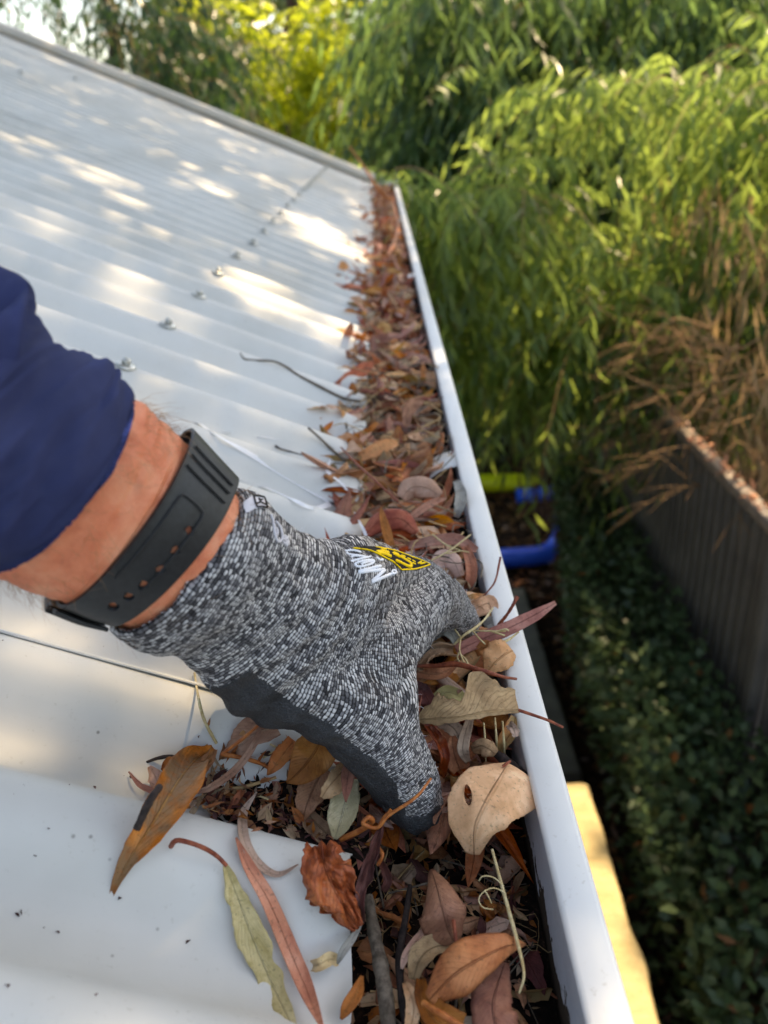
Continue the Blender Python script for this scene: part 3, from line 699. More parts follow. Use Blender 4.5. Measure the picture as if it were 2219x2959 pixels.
# --- bottom centre
leaf('crumpled bright orange red leaf at the end of the roof crest', [(930, 2440, 14, 'r'), (940, 2505, 16, 'r'), (968, 2570, 16, 'r'), (1000, 2630, 14, 'r'), (1035, 2680, 12, 'r')], [(50, 52), (70, 66), (78, 66), (48, 44), (16, 16)], 'crisp', curl=-.3, wave=.25, tear=.26, crumple=.95, seed=20.6, n=60, m=37, face=.85)
leaf('shrivelled dark maroon leaf right of the crumpled orange one', [(1105, 2380, 2), (1085, 2450, 4), (1060, 2520, 4), (1040, 2600, 0), (1045, 2660, -10)], [(8, 8), (26, 22), (34, 30), (26, 22), (10, 10)], 'maroon', curl=1.7, wave=.4, tear=.3, crumple=.6, seed=21.9, n=36, m=11, face=.9)
leaf('dark maroon curled leaf tip with a rolled end', [(1090, 2470, -10), (1110, 2510, -8), (1122, 2545, -10), (1108, 2575, -14)], [(12, 10), (22, 20), (28, 22), (14, 14)], 'maroon', curl=2.0, wave=.3, seed=22.3, face=.9)
stick('orange curling tendril tangled over the thumb tip', [(985, 2425, -8), (1040, 2400, -2), (1075, 2375, 4), (1065, 2362, 8), (1050, 2380, 6), (1090, 2392, 4), (1125, 2355, 10), (1200, 2305, 16), (1245, 2250, 14)], [.0013, .0012, .0010, .0007, .0006], MS_ORANGE, name='tendril', cat='tendril', n=70)
stick('second orange tendril looping down to the maroon leaf', [(1130, 2340, 6), (1100, 2380, 0), (1090, 2440, -4), (1105, 2470, -4), (1092, 2500, -8)], [.0009, .0010, .0009, .0008], MS_ORANGE, name='tendril', cat='tendril', n=50)
stick('thick grey brown twig lying along the gutter bed', [(1065, 2590, -20), (1078, 2680, -22), (1100, 2790, -24), (1115, 2890, -26), (1125, 2990, -28)], [.0021, .0027, .0033, .0034, .0036], MS_GREY, cat='twig')
stick('dark thin twig right of the thick grey one', [(1185, 2560, -28), (1172, 2650, -26), (1155, 2760, -27), (1160, 2880, -28), (1180, 2990, -30)], [.0012, .0015, .0017, .0017, .0016], MS_DARK)
leaf('thin silvery grey leaf blade beside the roof corner', [(1050, 2660, -14), (1020, 2710, -10), (990, 2755, -10), (975, 2785, -14)], [(2, 2), (12, 10), (13, 10), (3, 3)], 'silver', curl=.6, seed=23.3, tear=.02, face=.9)
leaf('small orange pointed leaf near the bottom edge', [(1046, 2820, -20), (1030, 2870, -16), (1005, 2910, -16), (985, 2945, -20)], [(5, 5), (20, 20), (20, 18), (4, 4)], 'orange', curl=.6, seed=24.2, tear=.02, face=.85)
o = leaf('split cream seed pod lying beside the salmon leaf', [(905, 2790, 8, 'r'), (925, 2785, 10, 'r'), (950, 2772, 10, 'r'), (972, 2775, 8, 'r')], [(16, 14), (22, 18), (24, 20), (14, 14)], 'cream', curl=1.0, fold=.2, seed=25.0, tear=.02, face=.9, name='seed_pod', cat='seed pod')
leaf('domed chestnut brown leaf standing in the compost', [(1245, 2512, -16), (1262, 2560, -6), (1282, 2630, -6), (1300, 2690, -14), (1316, 2722, -20)], [(12, 14), (44, 52), (84, 76), (88, 74), (56, 40)], 'chestnut', curl=-1.0, wave=.05, tear=.04, seed=26.6, n=30, m=13, face=.9,
     petiole=([(1310, 2660, -8), (1314, 2690, -8), (1318, 2722, -10)], .0009))
leaf('ochre brown leaf folded across the bottom of the gutter', [(1520, 2728, -14), (1465, 2735, -8), (1390, 2770, -4), (1310, 2820, -6), (1240, 2890, -14)], [(3, 3), (46, 26), (74, 50), (72, 62), (24, 20)], 'chestnut', curl=-.7, seed=27.4, n=34, m=13, face=.85, tear=.05)
leaf('dark rust leaf below the ochre leaf at the frame bottom', [(1460, 2780, -20), (1440, 2840, -16), (1425, 2910, -16), (1440, 2990, -18)], [(14, 16), (50, 42), (72, 64), (60, 60)], 'chestnut', curl=-.5, seed=28.1, face=.9)
leaf('ochre cupped leaf cut off by the bottom edge of the photo', [(1215, 2830, -22), (1220, 2890, -18), (1260, 2950, -16), (1330, 2985, -18)], [(14, 14), (22, 34), (30, 56), (26, 60)], 'brown', curl=.8, seed=29.5, face=.9)
stick('smooth orange leaf stalk at the bottom edge', [(1222, 2898, -6), (1265, 2925, -4), (1345, 2975, -6)], [.0010, .0012, .0013], MS_ORANGE, name='leaf_stalk', cat='leaf stalk')
leaf('narrow tan leaf sliver left of the domed leaf', [(1222, 2690, -20), (1200, 2725, -18), (1172, 2765, -20), (1160, 2800, -24)], [(8, 8), (15, 13), (13, 12), (4, 4)], 'pale', curl=.5, seed=30.7, tear=.02, face=.9)
leaf('grey brown wavy leaf under the domed leaf', [(1310, 2735, -24), (1260, 2735, -20), (1215, 2770, -20), (1195, 2830, -26)], [(14, 12), (34, 24), (38, 28), (14, 14)], 'grey', curl=.8, wave=.2, seed=31.8, face=.85)
leaf('tawny leaf half buried in front of the dark thin twig', [(1170, 2840, -26), (1190, 2880, -22), (1195, 2930, -22), (1180, 2990, -26)], [(8, 8), (22, 20), (26, 22), (16, 16)], 'tan', curl=.9, seed=32.9, face=.85)
stick('long cream grass stem running down the gutter wall', [(1422, 2455, -4), (1450, 2560, -6), (1475, 2650, -8), (1497, 2730, -8), (1514, 2815, -10), (1500, 2870, -14)], [.0006, .0008, .0008, .0006, .0004], MS_CREAM, name='grass_straw', cat='grass straw', knob=.05,
      side=[([(1462, 2582, -6), (1430, 2566, -2), (1400, 2575, 0), (1383, 2598, -2), (1395, 2622, -4), (1425, 2628, -6)], .00025), ([(1455, 2560, -6), (1425, 2535, -2), (1395, 2532, 0), (1384, 2545, -2)], .00025), ([(1400, 2572, 0), (1412, 2592, -1), (1420, 2610, -3)], .00025)])
# --- right of the thumb
leaf('big tan leaf with an oval dark hole leaning on the gutter wall', [(1468, 2206, 2), (1445, 2250, 6), (1405, 2320, 8), (1375, 2390, 2), (1370, 2470, -14)], [(8, 130), (84, 120), (112, 92), (88, 66), (24, 16)], 'tan', curl=-.35, wave=.05, tear=.05, seed=33.3, n=60, m=41, face=.95, hole=(1352, 2297, 11, 31, -.12),
     petiole=([(1452, 2215, 5), (1464, 2206, 6), (1474, 2200, 4)], .0008))
leaf('big torn greyish tan leaf lying over the lip with its stalk outside', [(1202, 2080, 16), (1260, 2078, 20), (1330, 2072, 22), (1420, 2058, 20), (1500, 2053, 14)], [(8, 4), (16, 66), (14, 46), (12, 120), (6, 50)], 'grey', curl=.12, wave=.10, tear=.30, seed=34.6, n=54, m=17, face=.9,
     petiole=([(1498, 2052, 14), (1540, 2066, 13), (1585, 2082, 12), (1627, 2102, 9)], .00085))
leaf('rolled grey brown leaf tube with a dark hollow between the fingers', [(1205, 1935, 6), (1225, 1890, 8), (1262, 1868, 8), (1310, 1872, 4)], [(30, 10), (58, 26), (62, 34), (56, 36)], 'grey', curl=2.5, wave=.05, tear=.1, seed=35.1, n=28, m=17, face=.6, tilt=-.5)
leaf('boat shaped brown leaf lying below the rolled leaf tube', [(1180, 1932, 2), (1225, 1945, 4), (1275, 1945, 4), (1318, 1925, 0)], [(14, 10), (22, 26), (22, 30), (4, 4)], 'brown', curl=1.1, wave=.02, tear=.01, seed=36.2, face=.8)
leaf('long reddish brown leaf jutting out over the lip', [(1318, 1882, 6), (1390, 1848, 10), (1470, 1815, 14), (1545, 1777, 18), (1606, 1742, 20)], [(18, 18), (21, 21), (21, 21), (18, 17), (6, 7)], 'red', curl=.3, wave=.02, tear=.04, seed=37.9, n=32, face=.9)
stick('reddish stem leaning over the lip above the long leaf', [(1440, 1806, 2), (1462, 1780, 9), (1480, 1752, 15), (1494, 1725, 18)], [.0011, .0010, .0009, .0013], MS_RED, name='leaf_stalk', cat='leaf stalk')
stick('thin wiry red stem curling up beside the fingertips', [(1372, 1748, -4), (1410, 1708, 4), (1432, 1675, 10), (1446, 1610, 18)], [.0005, .0005, .0006, .0008], MS_RED, name='leaf_stalk', cat='leaf stalk')
leaf('tan leaf with curled back edge lying against the lip by the fingertip', [(1352, 1768, -2), (1385, 1752, 2), (1415, 1745, 2), (1420, 1790, -4)], [(24, 18), (34, 22), (30, 26), (14, 20)], 'tan', curl=.7, seed=38.4, face=.85)
leaf('yellow tan sickle leaf above the index finger', [(1325, 1758, 8), (1350, 1735, 12), (1375, 1722, 12), (1392, 1716, 8)], [(6, 8), (10, 14), (8, 8), (2, 2)], 'ochre', curl=.8, seed=39.6, face=.8)
leaf('brown ridged leaf propped on the index finger', [(1362, 1766, 10), (1335, 1760, 14), (1310, 1785, 13), (1300, 1825, 6)], [(14, 26), (30, 44), (36, 40), (22, 26)], 'brown', curl=-.9, seed=40.9, n=22, face=.9)
leaf('orange leaf piece standing against the lip', [(1375, 1885, 4), (1405, 1868, 10), (1415, 1900, 8), (1408, 1945, 0)], [(14, 10), (26, 20), (24, 18), (8, 8)], 'orange', curl=.4, seed=41.3, face=.9)
leaf('light brown torn leaf leaning on the lip next to the orange piece', [(1406, 1945, 2), (1430, 1915, 8), (1462, 1890, 10), (1482, 1880, 8)], [(10, 8), (34, 48), (40, 56), (20, 40)], 'tan', curl=-.4, seed=42.7, tear=.12, n=24, m=13, face=.9)
stick('long brown stalk running across the litter to the lip', [(1186, 1924, 8), (1260, 1924, 12), (1316, 1919, 14), (1390, 1937, 14), (1450, 1955, 10), (1492, 1962, 6)], [.0009, .0013, .0016, .0013, .0010, .0007], MS_RED, name='leaf_stalk', cat='leaf stalk')
G1 = [([(1331, 1842, 16), (1300, 1800, 20), (1270, 1772, 22), (1245, 1755, 22)], .0005), ([(1331, 1842, 16), (1328, 1880, 16), (1340, 1915, 14)], .0005), ([(1365, 1822, 18), (1410, 1823, 20), (1462, 1824, 20)], .0005),
      ([(1365, 1822, 18), (1385, 1845, 18), (1402, 1862, 16)], .0005), ([(1330, 1890, 15), (1345, 1905, 14), (1352, 1920, 12)], .0005), ([(1328, 1880, 15), (1322, 1900, 13), (1330, 1918, 12)], .00045), ([(1420, 1824, 20), (1445, 1832, 20), (1458, 1836, 19)], .0006), ([(1440, 1824, 20), (1460, 1818, 22), (1470, 1822, 21)], .0006), ([(1285, 1785, 21), (1268, 1782, 22), (1258, 1776, 22)], .0005)]
stick('dry branching grass head lying over the long reddish leaf', [(1312, 1862, 12), (1340, 1836, 17), (1372, 1815, 18), (1400, 1790, 16), (1424, 1757, 12)], [.0007, .0008, .0007, .0005], MS_CREAM, name='dry_grass', cat='grass', side=G1, knob=.1)
stick('short yellow grass stem lying on the lip', [(1418, 1876, 8), (1450, 1858, 10), (1475, 1845, 10), (1498, 1826, 9)], [.0009, .0009, .0007, .0005], MS_CREAM, name='grass_straw', cat='grass straw', side=[([(1440, 1862, 9), (1460, 1870, 8), (1452, 1882, 6)], .0005)])
leaf('small grey leaf by the crook of the thumb', [(1256, 1838, 12), (1280, 1820, 16), (1305, 1830, 14), (1322, 1860, 8)], [(12, 10), (20, 20), (22, 20), (10, 10)], 'silver', curl=.9, seed=43.2, face=.8)
leaf('dark grey round leaf edge under the reddish leaf at the lip', [(1400, 1810, -6), (1420, 1798, -3), (1432, 1820, -4), (1425, 1850, -8)], [(10, 10), (22, 18), (22, 18), (10, 10)], 'silver', curl=.6, seed=44.8, face=.8)
leaf('grey leaf scrap standing upright above the holed leaf', [(1358, 2078, 8), (1342, 2130, 8), (1338, 2170, 4), (1352, 2202, -4)], [(12, 12), (16, 18), (17, 18), (8, 8)], 'grey', curl=.4, tear=.08, seed=45.5, face=.95)
leaf('orange red folded leaf twisting beside the thumb', [(1238, 2098, 2), (1262, 2135, 6), (1282, 2185, 4), (1266, 2240, -8)], [(14, 12), (22, 24), (20, 22), (18, 16)], 'crisp', curl=1.3, wave=.25, seed=46.1, n=30, m=11, face=.9, roll=.7)
leaf('red brown leaf with a sooty base right of the orange folded one', [(1308, 2128, -2), (1310, 2160, 0), (1318, 2195, -4), (1330, 2225, -10)], [(8, 8), (20, 26), (32, 36), (26, 30)], 'rust', curl=.7, seed=47.4, face=.9)
leaf('grey brown leaf under the torn leaf', [(1268, 2090, -2), (1300, 2095, 0), (1322, 2120, -2), (1328, 2150, -8)], [(12, 10), (26, 22), (22, 22), (4, 4)], 'grey', curl=.7, seed=48.8, face=.85)
leaf('dark red leaf wedged between thumb and torn leaf', [(1200, 1975, 0), (1225, 2000, 4), (1240, 2035, 0), (1222, 2070, -8)], [(12, 10), (26, 22), (26, 20), (12, 10)], 'maroon', curl=.6, seed=49.2, face=.9)
leaf('khaki leaf lying behind the torn leaf', [(1250, 2020, 0), (1290, 2000, 4), (1325, 2010, 2), (1352, 2035, -4)], [(12, 10), (22, 20), (20, 18), (8, 8)], 'grtan', curl=.7, seed=50.6, face=.8)
leaf('grey lumpy leaf by the butt of the dark twig', [(1362, 2165, -4), (1390, 2155, 0), (1415, 2165, 0), (1432, 2180, -4)], [(16, 12), (32, 24), (30, 28), (14, 16)], 'grey', curl=-.8, wave=.2, seed=51.3, face=.9)
stick('thick dark twig propped against the gutter wall', [(1408, 2160, -6), (1450, 2190, -7), (1490, 2220, -8), (1540, 2265, -10)], [.0018, .0024, .0025, .0022], MS_DARK)
leaf('khaki leaf standing against the gutter wall', [(1490, 2072, 0), (1478, 2115, -2), (1455, 2150, -6), (1440, 2185, -12)], [(16, 14), (26, 18), (24, 16), (10, 10)], 'ochre', curl=.8, seed=52.6, face=.85)
leaf('small pale crinkled leaf bit on the khaki leaf by the wall', [(1470, 2092, 4), (1484, 2105, 6), (1490, 2130, 4)], [(10, 8), (16, 14), (8, 8)], 'pale', wave=.3, tear=.3, curl=.4, seed=53.9, face=.9)
for k, (x, y) in enumerate(((1430, 2075), (1398, 2090), (1452, 2085))):
    stick('thin pale stem upright under the torn leaf', [(x, y, 2), (x+4, y+55, 0), (x+6, y+110, -14)], [.0005, .0006, .0004], MS_CREAM, name='grass_straw', cat='grass straw', group='pale stems under the torn leaf')
# --- litter beyond the hand that stands out
leaf('large rusty brown folded leaf just beyond the knuckles', [(1055, 1545, 4), (1100, 1505, 10), (1160, 1500, 10), (1205, 1540, 2)], [(14, 14), (36, 34), (36, 34), (10, 10)], 'rust', curl=-.8, seed=54.1, tear=.02, face=.7)
leaf('pointed orange leaf spike standing up by the knuckles', [(1130, 1580, 2), (1118, 1535, 10), (1105, 1490, 16), (1100, 1462, 18)], [(12, 14), (14, 16), (9, 9), (1, 1)], 'orange', curl=.7, seed=55.7, tear=.01, face=.9)
leaf('long pinkish leaf lying across the gutter above the knuckles', [(1180, 1578, 4), (1250, 1565, 8), (1320, 1560, 8), (1378, 1590, 2)], [(12, 12), (16, 18), (18, 18), (10, 10)], 'pink', curl=.7, seed=56.9, tear=.01, face=.8)
leaf('brown leaf curled downward along the gutter wall past the knuckles', [(1345, 1580, 6), (1362, 1630, 6), (1360, 1680, 2), (1340, 1712, -4)], [(14, 12), (20, 18), (18, 16), (6, 6)], 'red', curl=.9, seed=57.2, tear=.02, face=.85)
leaf('pale mauve rounded leaf resting against the knuckles', [(1250, 1650, 4), (1275, 1610, 8), (1310, 1620, 8), (1330, 1665, 0)], [(14, 14), (34, 24), (34, 24), (14, 14)], 'pale', curl=-.7, seed=58.3, tear=.02, face=.8)
leaf('grey mauve curled leaf beside the dark gap at the strap', [(1160, 1440, 4), (1190, 1408, 10), (1235, 1410, 12), (1272, 1432, 8)], [(20, 20), (38, 40), (34, 34), (12, 14)], 'pale', curl=-.9, seed=59.4, tear=.06, face=.8)
leaf('slender red leaf slanting up to the dark gap', [(1180, 1500, 6), (1215, 1475, 10), (1255, 1450, 12), (1290, 1440, 10)], [(8, 8), (12, 12), (11, 10), (2, 2)], 'red', curl=.7, seed=60.5, tear=.01, face=.9)
leaf('upright grey leaf on the wall side of the dark gap', [(1318, 1390, 4), (1332, 1425, 6), (1328, 1465, 2), (1318, 1495, -6)], [(10, 10), (18, 16), (18, 16), (8, 8)], 'silver', curl=.7, seed=61.6, face=.9)
leaf('yellow ochre leaf pointing up onto the roof edge', [(890, 1322, 3, 'r'), (960, 1335, 6, 'r'), (1020, 1360, 6, 'r'), (1068, 1385, 0)], [(3, 3), (16, 20), (22, 24), (16, 16)], 'ochre', curl=.8, seed=62.7, face=.7)
leaf('orange leaf sliver leaning on the roof edge', [(1005, 1278, 4, 'r'), (1040, 1258, 8), (1070, 1240, 12), (1090, 1222, 12)], [(8, 8), (10, 11), (9, 9), (6, 6)], 'orange', curl=.5, seed=63.8, face=.8)
leaf('brown upright curved leaf in the middle of the litter', [(1172, 1232, 2), (1180, 1190, 10), (1200, 1165, 14), (1222, 1158, 12)], [(12, 10), (22, 20), (20, 18), (6, 6)], 'brown', curl=.8, seed=64.9, face=.8)
leaf('wide amber leaf above the yellow ochre one', [(1040, 1320, 6), (1085, 1300, 10), (1120, 1285, 12), (1150, 1280, 8)], [(16, 14), (24, 22), (20, 18), (8, 8)], 'orange', curl=.7, seed=65.3, face=.8)
leaf('red leaf pointing out onto the far part of the roof', [(975, 836, 3, 'r'), (1010, 828, 6, 'r'), (1050, 834, 6, 'r'), (1085, 842, 2)], [(2, 2), (9, 9), (10, 10), (6, 6)], 'rust', curl=.6, seed=66.1, face=.7)
stick('orange straw lying lengthwise in the far litter', [(1120, 740, 22), (1140, 700, 24), (1150, 650, 26), (1135, 580, 28)], [.0035, .004, .004, .003], MS_ORANGE, name='straw', cat='straw')
stick('long orange reed rising above the far end of the gutter', [(1120, 575, 20), (1090, 540, 70), (1050, 480, 130), (1010, 425, 190)], [.006, .005, .004, .0025], MS_ORANGE, name='straw', cat='straw')
stick('long curved bare twig lying on the roof above the wrist', [(694, 1020, 3, 'r'), (706, 1037, 4, 'r'), (735, 1041, 5, 'r'), (789, 1044, 7, 'r'), (830, 1062, 6, 'r'), (862, 1085, 5, 'r'), (928, 1119, 5, 'r'), (990, 1150, 7, 'r'), (1040, 1160, 6)], [.0008, .0010, .0011, .0015, .0017, .0018], MS_GREY, n=60)
stick('forked grey twig leaning from the litter onto the roof', [(890, 1236, 16, 'r'), (920, 1262, 14, 'r'), (960, 1300, 10, 'r'), (1000, 1335, 6, 'r')], [.0010, .0012, .0014, .0014], MS_GREY)
stick('thin red twig crossing the litter toward the roof', [(985, 1292, 8, 'r'), (1030, 1340, 14), (1085, 1390, 14), (1150, 1450, 8)], [.0008, .0010, .0010, .0009], MS_RED)
stick('short bent dark stick at the tip of the thin twig', [(795, 1288, 6, 'r'), (812, 1297, 5, 'r'), (850, 1308, 4, 'r'), (900, 1322, 3, 'r')], [.0012, .0007, .0006, .0006], MS_DARK)
stick('short upright brown stick at the roof edge', [(1000, 1222, 16, 'r'), (1004, 1250, 9, 'r'), (1012, 1280, 3, 'r')], [.0010, .0012, .0010], MS_GREY)
stick('thin dark stick over the ribbon ends', [(915, 1428, 5, 'r'), (950, 1450, 6, 'r'), (1000, 1468, 6, 'r')], [.0006, .0008, .0008], MS_DARK)
stick('pale forked straw over the long pinkish leaf', [(1250, 1545, 16), (1290, 1575, 14), (1330, 1590, 10)], [.0006, .0006, .0005], MS_CREAM, name='straw', cat='straw', side=[([(1245, 1620, 12), (1300, 1590, 14), (1360, 1545, 16)], .0006), ([(1290, 1600, 13), (1330, 1592, 12), (1355, 1596, 10)], .0005)])
def grit():
    """crumbs of dirt on the sheet, most of them caught along the lap"""
    rng = random.Random(77); b = Bag()
    spots = [(x, y) for x, y in ((125, 1822), (150, 1829), (212, 1845), (300, 1872), (490, 1925), (60, 1800), (440, 1912), (380, 1896), (250, 1858), (180, 1835), (350, 2235), (362, 2245), (372, 2240), (345, 2228), (390, 2262), (380, 2250), (20, 2050), (60, 2062), (45, 2075), (110, 2040))]
    spots += [(rng.uniform(0, 720), rng.uniform(1750, 2900)) for _ in range(70)]+[(rng.uniform(150, 1000), rng.uniform(900, 1500)) for _ in range(50)]
    for x, y in spots:
        p = on_roof(x, y, .0006); L = rng.uniform(.0004, .0016); V, F, uv = leaf_shape(L*1.6, L, 'ovate', rng.uniform(-1, 1), 1.0, 0, 0, .3, .3, rng.random()*9, 4, 3)
        b.add(V @ euler_m(rng.uniform(0, 6.28), rng.gauss(-.4, .3), rng.gauss(0, .5)).T+p, F, uv)
    add('grit', b.mesh('grit', ML['maroon']), kind='stuff')
grit()
def ribbon():
    m = Mat('white_plastic', .3, .5); m.color('f6f7fa'); m.translucent((.9, .92, .97, 1), .3); b = Bag()
    def rb(pts, w_, tw):
        P = catmull([pt(p) for p in pts], 50); T = unit(np.gradient(P, axis=0)); s = np.linspace(0, 1, 50)
        n_ = np.array([math.sin(math.radians(25)), 0, math.cos(math.radians(25))]); W = unit(np.cross(T, n_)); a = tw*noise2(s*3, w_*900, 1.)
        D = W*np.cos(a)[:, None]+n_*np.sin(a)[:, None]; ww = w_*(.75+.35*noise2(s*7, w_*700, 2.))
        b.add(np.stack([P-D*ww[:, None], P, P+D*ww[:, None]], 1), grid_faces(50, 3))
    rb([(530, 1192, 3, 'r'), (575, 1222, 4, 'r'), (622, 1255, 3, 'r'), (716, 1308, 3, 'r'), (830, 1378, 4, 'r'), (958, 1452, 4, 'r')], .0030, .6)
    rb([(610, 1240, 3, 'r'), (670, 1250, 4, 'r'), (760, 1262, 3, 'r'), (850, 1275, 4, 'r'), (925, 1293, 6, 'r'), (953, 1325, 6, 'r'), (945, 1360, 4, 'r'), (985, 1395, 6, 'r'), (1012, 1425, 8, 'r')], .0018, .6)
    rb([(690, 1385, 3, 'r'), (760, 1405, 4, 'r'), (840, 1440, 4, 'r'), (905, 1468, 4, 'r'), (958, 1455, 4, 'r')], .0026, .6)
    rb([(1010, 1420, 6, 'r'), (1018, 1465, 8, 'r'), (1040, 1510, 10, 'r'), (1056, 1545, 6), (1060, 1580, 0)], .0014, .9)
    add('plastic_ribbon', b.mesh('plastic_ribbon', m.m), label='thin white plastic ribbon lying loose on the roof beyond the wrist', cat='ribbon')
ribbon()

# ---------------------------------------------------------------- the gloved arm
K = 2219/1659.0                                     # the outlines below were measured on a 1659 px wide view
def sec(A, B, z): 
    a = at(A[0]*K, A[1]*K, z); b = at(B[0]*K, B[1]*K, z); return (a+b)/2, (a-b)/2
class Tube:
    """elliptical tube through measured sections; phi = 0 is the upper outline, phi = 90 deg faces the camera"""
    def __init__(s, secs, thick, n=60, world=()):
        c = [p for p, _ in secs]; u = [q for _, q in secs]
        c = list(np.array([w[0] for w in world]).reshape(-1, 3))+c if world else c
        u = list(np.array([w[1] for w in world]).reshape(-1, 3))+u if world else u
        s.c = catmull(c, n); s.u = catmull(u, n); T = unit(np.gradient(s.c, axis=0))
        nn = unit(np.cross(T, s.u)); sg = np.sign((nn*(CAM-s.c)).sum(-1)); sg = np.where((np.arange(n) < n*.62) & bool(world), sg[-1], sg)
        s.n = nn*sg[:, None]; s.T = T
        s.ru = np.linalg.norm(s.u, axis=-1); s.u = unit(s.u); s.rn = s.ru*np.interp(np.linspace(0, 1, n), np.linspace(0, 1, len(thick)), thick)
    def at(s, t, phi, off=0.0):
        """t in 0..1 along the tube"""
        t = np.clip(np.asarray(t, float), 0, 1)*(len(s.c)-1); i = np.minimum(t.astype(int), len(s.c)-2); f = (t-i)[..., None]
        L = lambda a: a[i]*(1-f)+a[i+1]*f
        off = np.asarray(off, float); off = off[..., None] if off.ndim else off
        ru, rn = L(s.ru[:, None])+off, L(s.rn[:, None])+off
        cp, sp = np.cos(phi)[..., None], np.sin(phi)[..., None]
        return L(s.c)+L(s.u)*ru*cp+L(s.n)*rn*sp
    def mesh_arrays(s, seg=56, t0=0., t1=1., n=60, off=0.0, rel=None):
        t = np.linspace(t0, t1, n); ph = np.linspace(0, 2*np.pi, seg, endpoint=False)
        Tt, P = np.meshgrid(t, ph, indexing='ij'); V = s.at(Tt, P, off if rel is None else rel(Tt, P))
        return V, Tt, P
SH = [(np.array([-.44, -.40, .30]), np.array([.0, .03, .052])), (np.array([-.33, -.06, .115]), np.array([.012, .02, .048]))]
arm_secs = [sec((150, 800), (-120, 1120), .246), sec((232, 836), (-70, 1180), .2515), sec((300, 868), (-20, 1232), .257), sec((345, 905), (50, 1265), .264),
            sec((394, 948), (124, 1290), .2715), sec((450, 1008), (188, 1316), .277), sec((500, 1060), (244, 1332), .2825), sec((530, 1088), (266, 1346), .287), sec((590, 1130), (335, 1380), .297)]
ARM = Tube(arm_secs, [.5, .54, .6, .62, .63, .62, .62, .62], 160)
# section index -> tube parameter
def arm_t(i): return i/(len(arm_secs)-1)
def skin_mat():
    m = Mat('skin', .5, .4); c = m.coord(); n = m.noise(c, 55, 4, .6, .4); n2 = m.noise(c, 170, 3); n3 = m.noise(c, 900, 2); v = m.voro(c, 750, 'DISTANCE_TO_EDGE')
    col = m.ramp(n, [(.3, 'd27250'), (.5, 'e68a64'), (.7, 'f0a580')])
    col = m.mix(m.ramp(n2, [(.52, 0.0), (.75, .45)]), col, 'cc6f50'); col = m.mix(m.ramp(m.noise(c, 90, 2), [(.62, 0.0), (.7, .25)]), col, '8a4a30')
    m.color(col); m.b.inputs['Subsurface Weight'].default_value = .18; m.b.inputs['Subsurface Radius'].default_value = (.006, .002, .001); m.b.inputs['Subsurface Scale'].default_value = .5
    m.bump(m.math('ADD', m.math('MULTIPLY', v, .7), m.math('MULTIPLY', n3, .6)), .0005, .8); m.rough(m.ramp(n2, [(.3, .42), (.7, .6)])); return m.m
M_SKIN = skin_mat()
PERSON = empty('person', 'person in navy sleeve and black watch strap reaching a gloved hand into the gutter', 'person', (0, 0, 0))
def skin_rel(T, P):
    return .0006*noise2(np.cos(P)*3+T*30, np.sin(P)*3+T*14, 5.)+.0011*np.exp(-((P-1.25)/.18)**2)*noise2(T*9, 1.+0*P, 2.)
V, T_, P_ = ARM.mesh_arrays(72, 0, 1, 170, rel=skin_rel); n, k = T_.shape
F = [tuple(f) for f in grid_faces(n, k, True).tolist()]+[tuple(range(k))[::-1], tuple(range((n-1)*k, n*k))]
arm = add('arm', mesh_from('arm', V, F, M_SKIN), PERSON)
def arm_hair():
    rng = random.Random(9); b = Bag(); t0, t1 = arm_t(2), arm_t(7.3)
    for i in range(900):
        t = rng.uniform(t0, t1)
        if arm_t(3.7) < t < arm_t(5.95): continue
        ph = rng.choice([rng.gauss(.05, .45), rng.uniform(-.6, 3.4), rng.gauss(3.1, .25)])
        p = ARM.at(np.array([t]), np.array([ph]))[0]; q = ARM.at(np.array([t]), np.array([ph]), .01)[0]; nn = unit(q-p)
        ax = ARM.T[int(t*159)]; sd = np.cross(nn, ax); L = rng.uniform(.004, .013)
        d = unit(nn*rng.uniform(.25, .9)+ax*rng.uniform(.2, 1)+sd*rng.gauss(0, .7)); e = unit(d+sd*rng.gauss(0, .8)-nn*.5)
        b.tube(np.array([p, p+d*L*.5, p+d*L*.5+e*L*.5]), [.00006, .00005, .00002], 3)
    m = Mat('hair', .4, .4); m.color('a3794f'); add('arm_hair', b.mesh('arm_hair', m.m), arm, kind='stuff')
arm_hair()

# --- glove: one surface grown round the measured hand, then remeshed
G = [sec((522, 1060), (234, 1352), .2855), sec((572, 1078), (297, 1400), .293), sec((625, 1134), (364, 1400), .303), sec((690, 1166), (427, 1460), .315),
     sec((760, 1187), (507, 1534), .330), sec((845, 1192), (610, 1570), .349)]
GT = Tube(G, [.67, .66, .62, .58, .54, .48], 50)
def P3(x, y, z): return at(x*K, y*K, z)
D = .021*unit(np.array([.05, .86, -.5]))
IDX = [(P3(905, 1292, .380), .0180), (P3(962, 1300, .428), .0128), (P3(1000, 1352, .468), .0106), (P3(1022, 1405, .494), .0088)]
THB = [(P3(640, 1440, .338), .0235), (P3(758, 1518, .347), .0215), (P3(834, 1614, .354), .0182), (P3(878, 1688, .360), .0160), (P3(896, 1733, .364), .0136)]
caps = [(THB[i], THB[i+1]) for i in range(4)]+[(IDX[i], IDX[i+1]) for i in range(3)]
caps += [((P3(800, 1390, .356), .0235), IDX[0]), ((P3(700, 1400, .345), .024), (P3(812, 1458, .354), .0165)), ((P3(812, 1458, .354), .0165), (P3(818, 1395, .366), .019)), (THB[0], (P3(700, 1330, .345), .026)), ((P3(760, 1250, .352), .020), (P3(905, 1268, .39), .0150)), ((P3(818, 1400, .36), .018), (P3(850, 1560, .352), .012))]
